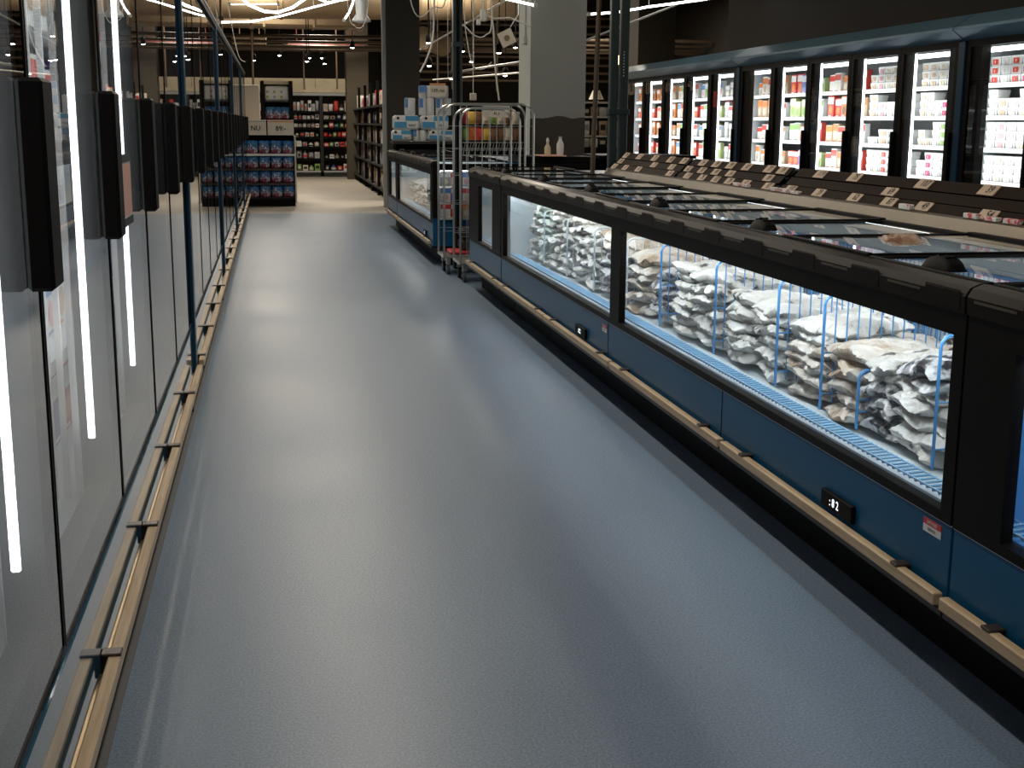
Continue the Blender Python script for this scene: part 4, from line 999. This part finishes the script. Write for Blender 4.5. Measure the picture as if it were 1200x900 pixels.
# tan ducts
dm = MB()
dm.box(-1.3, 1.72, 24.6, 25.3, 3.0, 3.28, 0, c=.04)
for k in range(5): dm.box(-1.0+k*.9, -.96+k*.9, 24.58, 25.32, 2.985, 3.295, 0)
solo(dm, 'ventilation_duct', M['duct'], (0, 25, 3), 'long rectangular tan ventilation duct across the back aisle', 'duct')
dm = MB().tube([(-1.3, 23.4, 3.32), (4.6, 23.4, 3.40), (5.2, 24.6, 3.42)], .30, 20)
for k in range(5): dm.tube([(-1+k*1.2, 23.4, 3.325+.016*k), (-.95+k*1.2, 23.4, 3.325+.016*k)], .315, 20)
solo(dm, 'round_duct', M['duct'], (0, 23.4, 3.3), 'thick round tan duct just below the ceiling', 'duct')
dm = MB().tube([(2.75, 24.0, 2.80), (3.15, 25.0, 2.78), (3.3, 25.5, 2.77)], .21, 18)
solo(dm, 'round_duct', M['duct'], (3, 24, 3), 'round tan duct sloping away behind the dark column', 'duct')
solo(MB().box(-.75, -.05, 27.6, 28.4, 2.78, 3.0, 0, c=.02).box(-.4, -.2, 27.5, 27.6, 2.8, 2.95).tube([(-.6, 28, 3), (-.6, 28, 4.2)], .012, 6).tube([(-.2, 28, 3), (-.2, 28, 4.2)], .012, 6), 'vent_box', M['duct'], (-.4, 28, 2.8), 'square tan vent box hanging under the pipes', 'vent box')
solo(MB().tube([(.40, 29.6, 2.93), (2.0, 29.6, 2.93)], .11, 14).tube([(.6, 29.6, 2.93), (.6, 29.6, 4.2)], .012, 6).tube([(1.8, 29.6, 2.93), (1.8, 29.6, 4.2)], .012, 6), 'red_pipe', M['redpipe'], (.4, 29.6, 2.9), 'dark red pipe above the back shelving', 'pipe')
for i, (z_, y_, r_) in enumerate(((2.90, 25.9, .035), (2.82, 26.3, .028), (2.74, 26.6, .04), (2.70, 26.9, .022), (2.98, 27.3, .03))):
    pipe_run((-1.3, y_, z_), (8.9, y_, z_+.05), r_, M['pipe'], f'brown pipe crossing the store under the ceiling, {["topmost", "second", "third", "fourth", "rearmost"][i]} of the bundle', group='crossing pipes')
for i in range(9):
    x_ = 2.7+.03*i; z_ = 2.2+i*.17
    pipe_run((2.7, 28.5, z_), (8.9, 28.7, z_+.03), .03, M['pipe'], f'thin brown pipe behind the green post, {ORDW[i]} from the bottom', group='rear pipes', hang=False)
for i, (x_, y_) in enumerate(((-.3, 24), (.75, 29.9), (1.45, 29.2), (3.3, 24.0), (4.3, 25), (-.75, 22))):
    solo(MB().tube([(x_, y_, 2.0 if i in (1, 2) else 1.9), (x_, y_, 4.2)], .02, 8).box(x_-.04, x_+.04, y_-.04, y_+.04, 2.9, 2.96), 'hanger_rod', M['pipe'], (x_, y_, 2), f'thin vertical hanger rod under the ceiling, {ORDW[i]} of six', 'rod', 'hanger rods')
for x_ in (3.6, 8.2):
    solo(MB().box(x_-.02, x_+.02, 28.44, 28.62, 2.1, 4.2), 'pipe_bracket', M['pipe'], (x_, 28.5, 2.1), ['vertical bracket holding the rear pipes, left one', 'vertical bracket holding the rear pipes, far right one'][x_ > 5], 'bracket')
# diagonal rails
for i, (p0, p1) in enumerate((((2.2, 19.5, 2.35), (3.3, 17.5, 3.0)), ((2.8, 19.5, 2.05), (4.2, 17.6, 2.25)), ((2.7, 22, 2.0), (4.5, 20, 2.12)), ((3.5, 16.5, 2.15), (5.4, 14.6, 2.95)))):
    pipe_run(p0, p1, .014, M['chrome'], f'thin metal rail slanting under the ceiling, {ORDW[i]} from the left', 'rail', 'track_rail', 'slanting rails', 6, False)
# light tubes
def light_tube(pts, r, label, name='light_tube'):
    t = thing(name, pts[0], label, 'light')
    MB().tube(pts, r, 8).build('glowing_tube', M['lamp'], t)
    e = MB()
    for p in (pts[0], pts[-1]): e.box(p[0]-.02, p[0]+.02, p[1]-.03, p[1]+.03, p[2]-.02, p[2]+.02, 0, c=.004)
    e.tube([pts[len(pts)//2], (pts[len(pts)//2][0], pts[len(pts)//2][1], 4.2)], .004, 4)
    e.build('holder', M['cable'], t)
def arc(p0, p1, sag, n=12):
    p0, p1 = Vector(p0), Vector(p1)
    return [tuple(p0.lerp(p1, k/n) - Vector((0, 0, sag*4*(k/n)*(1-k/n)))) for k in range(n+1)]
light_tube([(-.63, 18, 2.58), (-.2, 18, 2.60), (.18, 18, 2.68), (.6, 18, 2.80), (.97, 18, 2.90), (1.2, 18, 2.94)], 0.011, 'long curved white light tube above the end of the aisle')
light_tube([(-.36, 18.1, 2.93), (-.25, 18.1, 2.82), (-.05, 18.1, 2.74), (.13, 18.1, 2.73), (.33, 18.1, 2.80), (.5, 18.1, 2.92), (.6, 18.1, 3.0)], 0.017, 'sagging bright light tube looped under the ceiling')
light_tube([(.62, 17.9, 2.92), (.8, 17.9, 2.85), (1.1, 17.9, 2.94)], 0.014, 'short thick bright tube near the ceiling lamp cone')
light_tube([(.98, 17.6, 2.61), (1.05, 17.6, 2.71), (1.10, 17.6, 2.83), (1.12, 17.6, 2.95)], 0.012, 'short curved light tube standing beside the white cone fitting')
light_tube([(3.66, 15, 2.54), (4.0, 15, 2.57), (4.38, 15, 2.64), (5.0, 15, 2.73), (5.5, 15, 2.82)], 0.012, 'long curved white light tube above the wall freezers')
light_tube([(2.28, 12.9, 2.50), (2.6, 12.9, 2.44)], 0.011, 'short bright light tube just left of the grey column')
light_tube([(-.55, 20, 2.98), (.15, 20, 3.0)], 0.007, 'thin broken light tube high over the aisle end')
cf = thing('cone_fitting', (1.25, 18.2, 2.64), 'white cone shaped ceiling fitting with a flared rim', 'ceiling fitting')
MB().lathe((1.25, 18.2, 2.62), [(.02, .0), (.13, .02), (.12, .05), (.07, .12), (.085, .3), (.10, .42)], 18).build('cone', M['white'], cf)
MB().tube([(1.25, 18.2, 3.04), (1.25, 18.2, 4.2)], .02, 8).build('stem', M['cable'], cf)
# spots
spots = sorted([(.70, 24, 2.42), (.66, 24, 2.36), (1.05, 27, 2.56), (1.1, 27, 2.45), (2.62, 22, 2.6), (2.75, 23, 2.28), (3.05, 21, 2.42), (3.5, 23, 2.35), (2.5, 20.9, 2.18), (3.0, 22, 2.02), (3.75, 21, 2.05), (4.95, 22.5, 2.35), (4.6, 22, 2.7), (-.3, 26, 2.45), (1.6, 26, 2.72), (.2, 27, 2.60), (4.1, 22, 2.55), (3.3, 19, 2.30)], key=lambda p: p[0]/p[1])
for i, (x_, y_, z_) in enumerate(spots):
    t = thing('spot_light', (x_, y_, z_), f'small glowing ceiling spot, {ORDW[i]} from the left among the scattered spots', 'spot light', 'ceiling spot lights')
    MB().lathe((x_, y_, z_), [(.035, 0), (.045, .02), (.045, .10), (.02, .13)], 12).build('housing', M['matblack'], t)
    MB().lathe((x_, y_, z_-.014), [(.012, 0), (.034, .008), (.034, .014)], 12).build('bulb', M['spot'], t)
    MB().tube([(x_, y_, z_+.12), (x_, y_, 4.2)], .008, 5).build('stem', M['matblack'], t)
gl = thing('globe_lamp', (5.0, 18.5, 2.2), 'warm glowing globe lamp hanging between the grey column and dark post', 'lamp')
MB().lathe((4.95, 18.5, 2.13), [(.01, 0), (.05, .02), (.07, .07), (.05, .12), (.01, .14)], 14).build('globe', emis('warm_globe', (1, .8, .5), 6), gl)
MB().tube([(4.95, 18.5, 2.27), (4.95, 18.5, 4.2)], .006, 5).build('cord', M['matblack'], gl)
# white cables
def cable(pts, label, r=.007, n=24):
    P = [Vector(p) for p in pts]; out = []
    for i in range(len(P)-1):
        a, b, c, d = P[max(i-1, 0)], P[i], P[i+1], P[min(i+2, len(P)-1)]
        for k in range(8):
            t = k/8; out.append(.5*((2*b)+(-a+c)*t+(2*a-5*b+4*c-d)*t*t+(-a+3*b-3*c+d)*t**3))
    out.append(P[-1])
    solo(MB().tube(out, r, 5), 'hanging_cable', M['cable'], pts[0], label, 'cable', 'white cables under the ceiling')
cable([(1.95, 16, 4.2), (2.0, 16, 2.95), (1.98, 16, 2.75), (1.96, 16, 2.3), (1.88, 16, 2.05), (1.80, 16, 1.90)], 'white cable running down to the paper towel stack', .012)
cable([(2.15, 13, 4.2), (2.18, 13, 2.5), (2.20, 13, 2.2), (2.22, 13, 1.85), (2.26, 13, 1.52)], 'white cable dropping behind the roll cages', .009)
cable([(1.75, 13, 4.2), (1.80, 13, 2.55), (1.95, 13, 2.2), (2.12, 13, 2.15), (2.18, 13, 2.45), (2.05, 13, 4.2)], 'looped white cable left of the tilted hanging card')
cable([(1.9, 13.1, 4.2), (1.92, 13.1, 2.5), (1.96, 13.1, 2.05), (2.02, 13.1, 1.85), (2.12, 13.1, 1.83), (2.2, 13.1, 1.9)], 'long white cable loop hanging low beside the green post', .005)
cable([(1.4, 15, 4.2), (1.6, 15, 2.60), (1.85, 15, 2.58), (2.0, 15, 2.75), (2.05, 15, 4.2)], 'sagging white cable loop right of the dark column')
cable([(.95, 17, 4.2), (1.0, 17, 2.75), (1.08, 17, 2.50), (1.2, 17, 2.52), (1.26, 17, 2.9), (1.2, 17, 4.2)], 'thin white cable loop beside the cone fitting', .005)
cable([(-.68, 17, 4.2), (-.66, 17, 2.9), (-.62, 17, 2.55), (-.60, 17, 2.35)], 'white cable hanging over the tall freezers, left one', .006)
cable([(-.52, 17, 4.2), (-.5, 17, 2.9), (-.45, 17, 2.45), (-.38, 17, 2.1), (-.30, 17, 2.03)], 'white cable hanging over the tall freezers, right one', .006)
cl = thing('cable_cluster', (2.15, 13.2, 2.42), 'white cable junction with sockets hanging left of the grey column', 'cable junction')
MB().box(2.10, 2.16, 13.17, 13.23, 2.30, 2.42, c=.01).box(2.06, 2.10, 13.17, 13.21, 2.26, 2.32, c=.008).tube([(2.13, 13.2, 2.42), (2.13, 13.2, 4.2)], .01, 5).tube([(2.16, 13.2, 2.36), (2.25, 13.2, 2.33), (2.40, 13.2, 2.34), (2.62, 13.2, 2.26)], .009, 5).build('sockets', M['cable'], cl)
hc = thing('hanging_card', (2.36, 13.0, 2.15), 'tilted square cream card hanging from a cable beside the grey column', 'card')
vs = []
for y_ in (12.99, 13.0):
    for a in range(4):
        th = .45+a*PI/2+PI/4; vs.append((2.335+.105*math.cos(th), y_, 2.13+.105*math.sin(th)))
MB().raw(vs, [(0, 1, 2, 3), (7, 6, 5, 4), (0, 4, 5, 1), (1, 5, 6, 2), (2, 6, 7, 3), (3, 7, 4, 0)], 0).prism_y([(2.335+.03*math.cos(k), 2.13+.03*math.sin(k)) for k in range(6)], 12.986, 12.99, 1).build('card_face', [M['cream'], M['duct']], hc)
MB().tube([(2.37, 12.995, 2.235), (2.45, 12.995, 2.36), (2.46, 12.995, 4.2)], .005, 5).build('string', M['cable'], hc)
sc_ = thing('socket_box', (1.84, 11.9, 1.6), 'small cream square box hanging above the roll cages', 'box')
MB().box(1.80, 1.86, 11.9, 11.93, 1.50, 1.565, c=.005).tube([(1.83, 11.915, 1.56), (1.83, 11.915, 4.2)], .004, 4).build('housing', M['cream'], sc_)

# ------------------------------------------------------------------ ceiling light fixtures of the sales floor
cfx = None
for i, (x, y) in enumerate(CEIL_SPOTS):
    t = thing('ceiling_light', (x, y, 3.4), f'long ceiling light over the {"freezer aisle" if x < 2 else "wall freezer aisle"}, {ORDW[i % 5]} from the camera', 'ceiling light', 'ceiling lights')
    MB().box(x-.09, x+.09, y-1.25, y+1.25, 3.40, 3.46, c=.01).tube([(x, y-1, 3.46), (x, y-1, 4.2)], .004, 4).tube([(x, y+1, 3.46), (x, y+1, 4.2)], .004, 4).build('housing', M['white'], t)
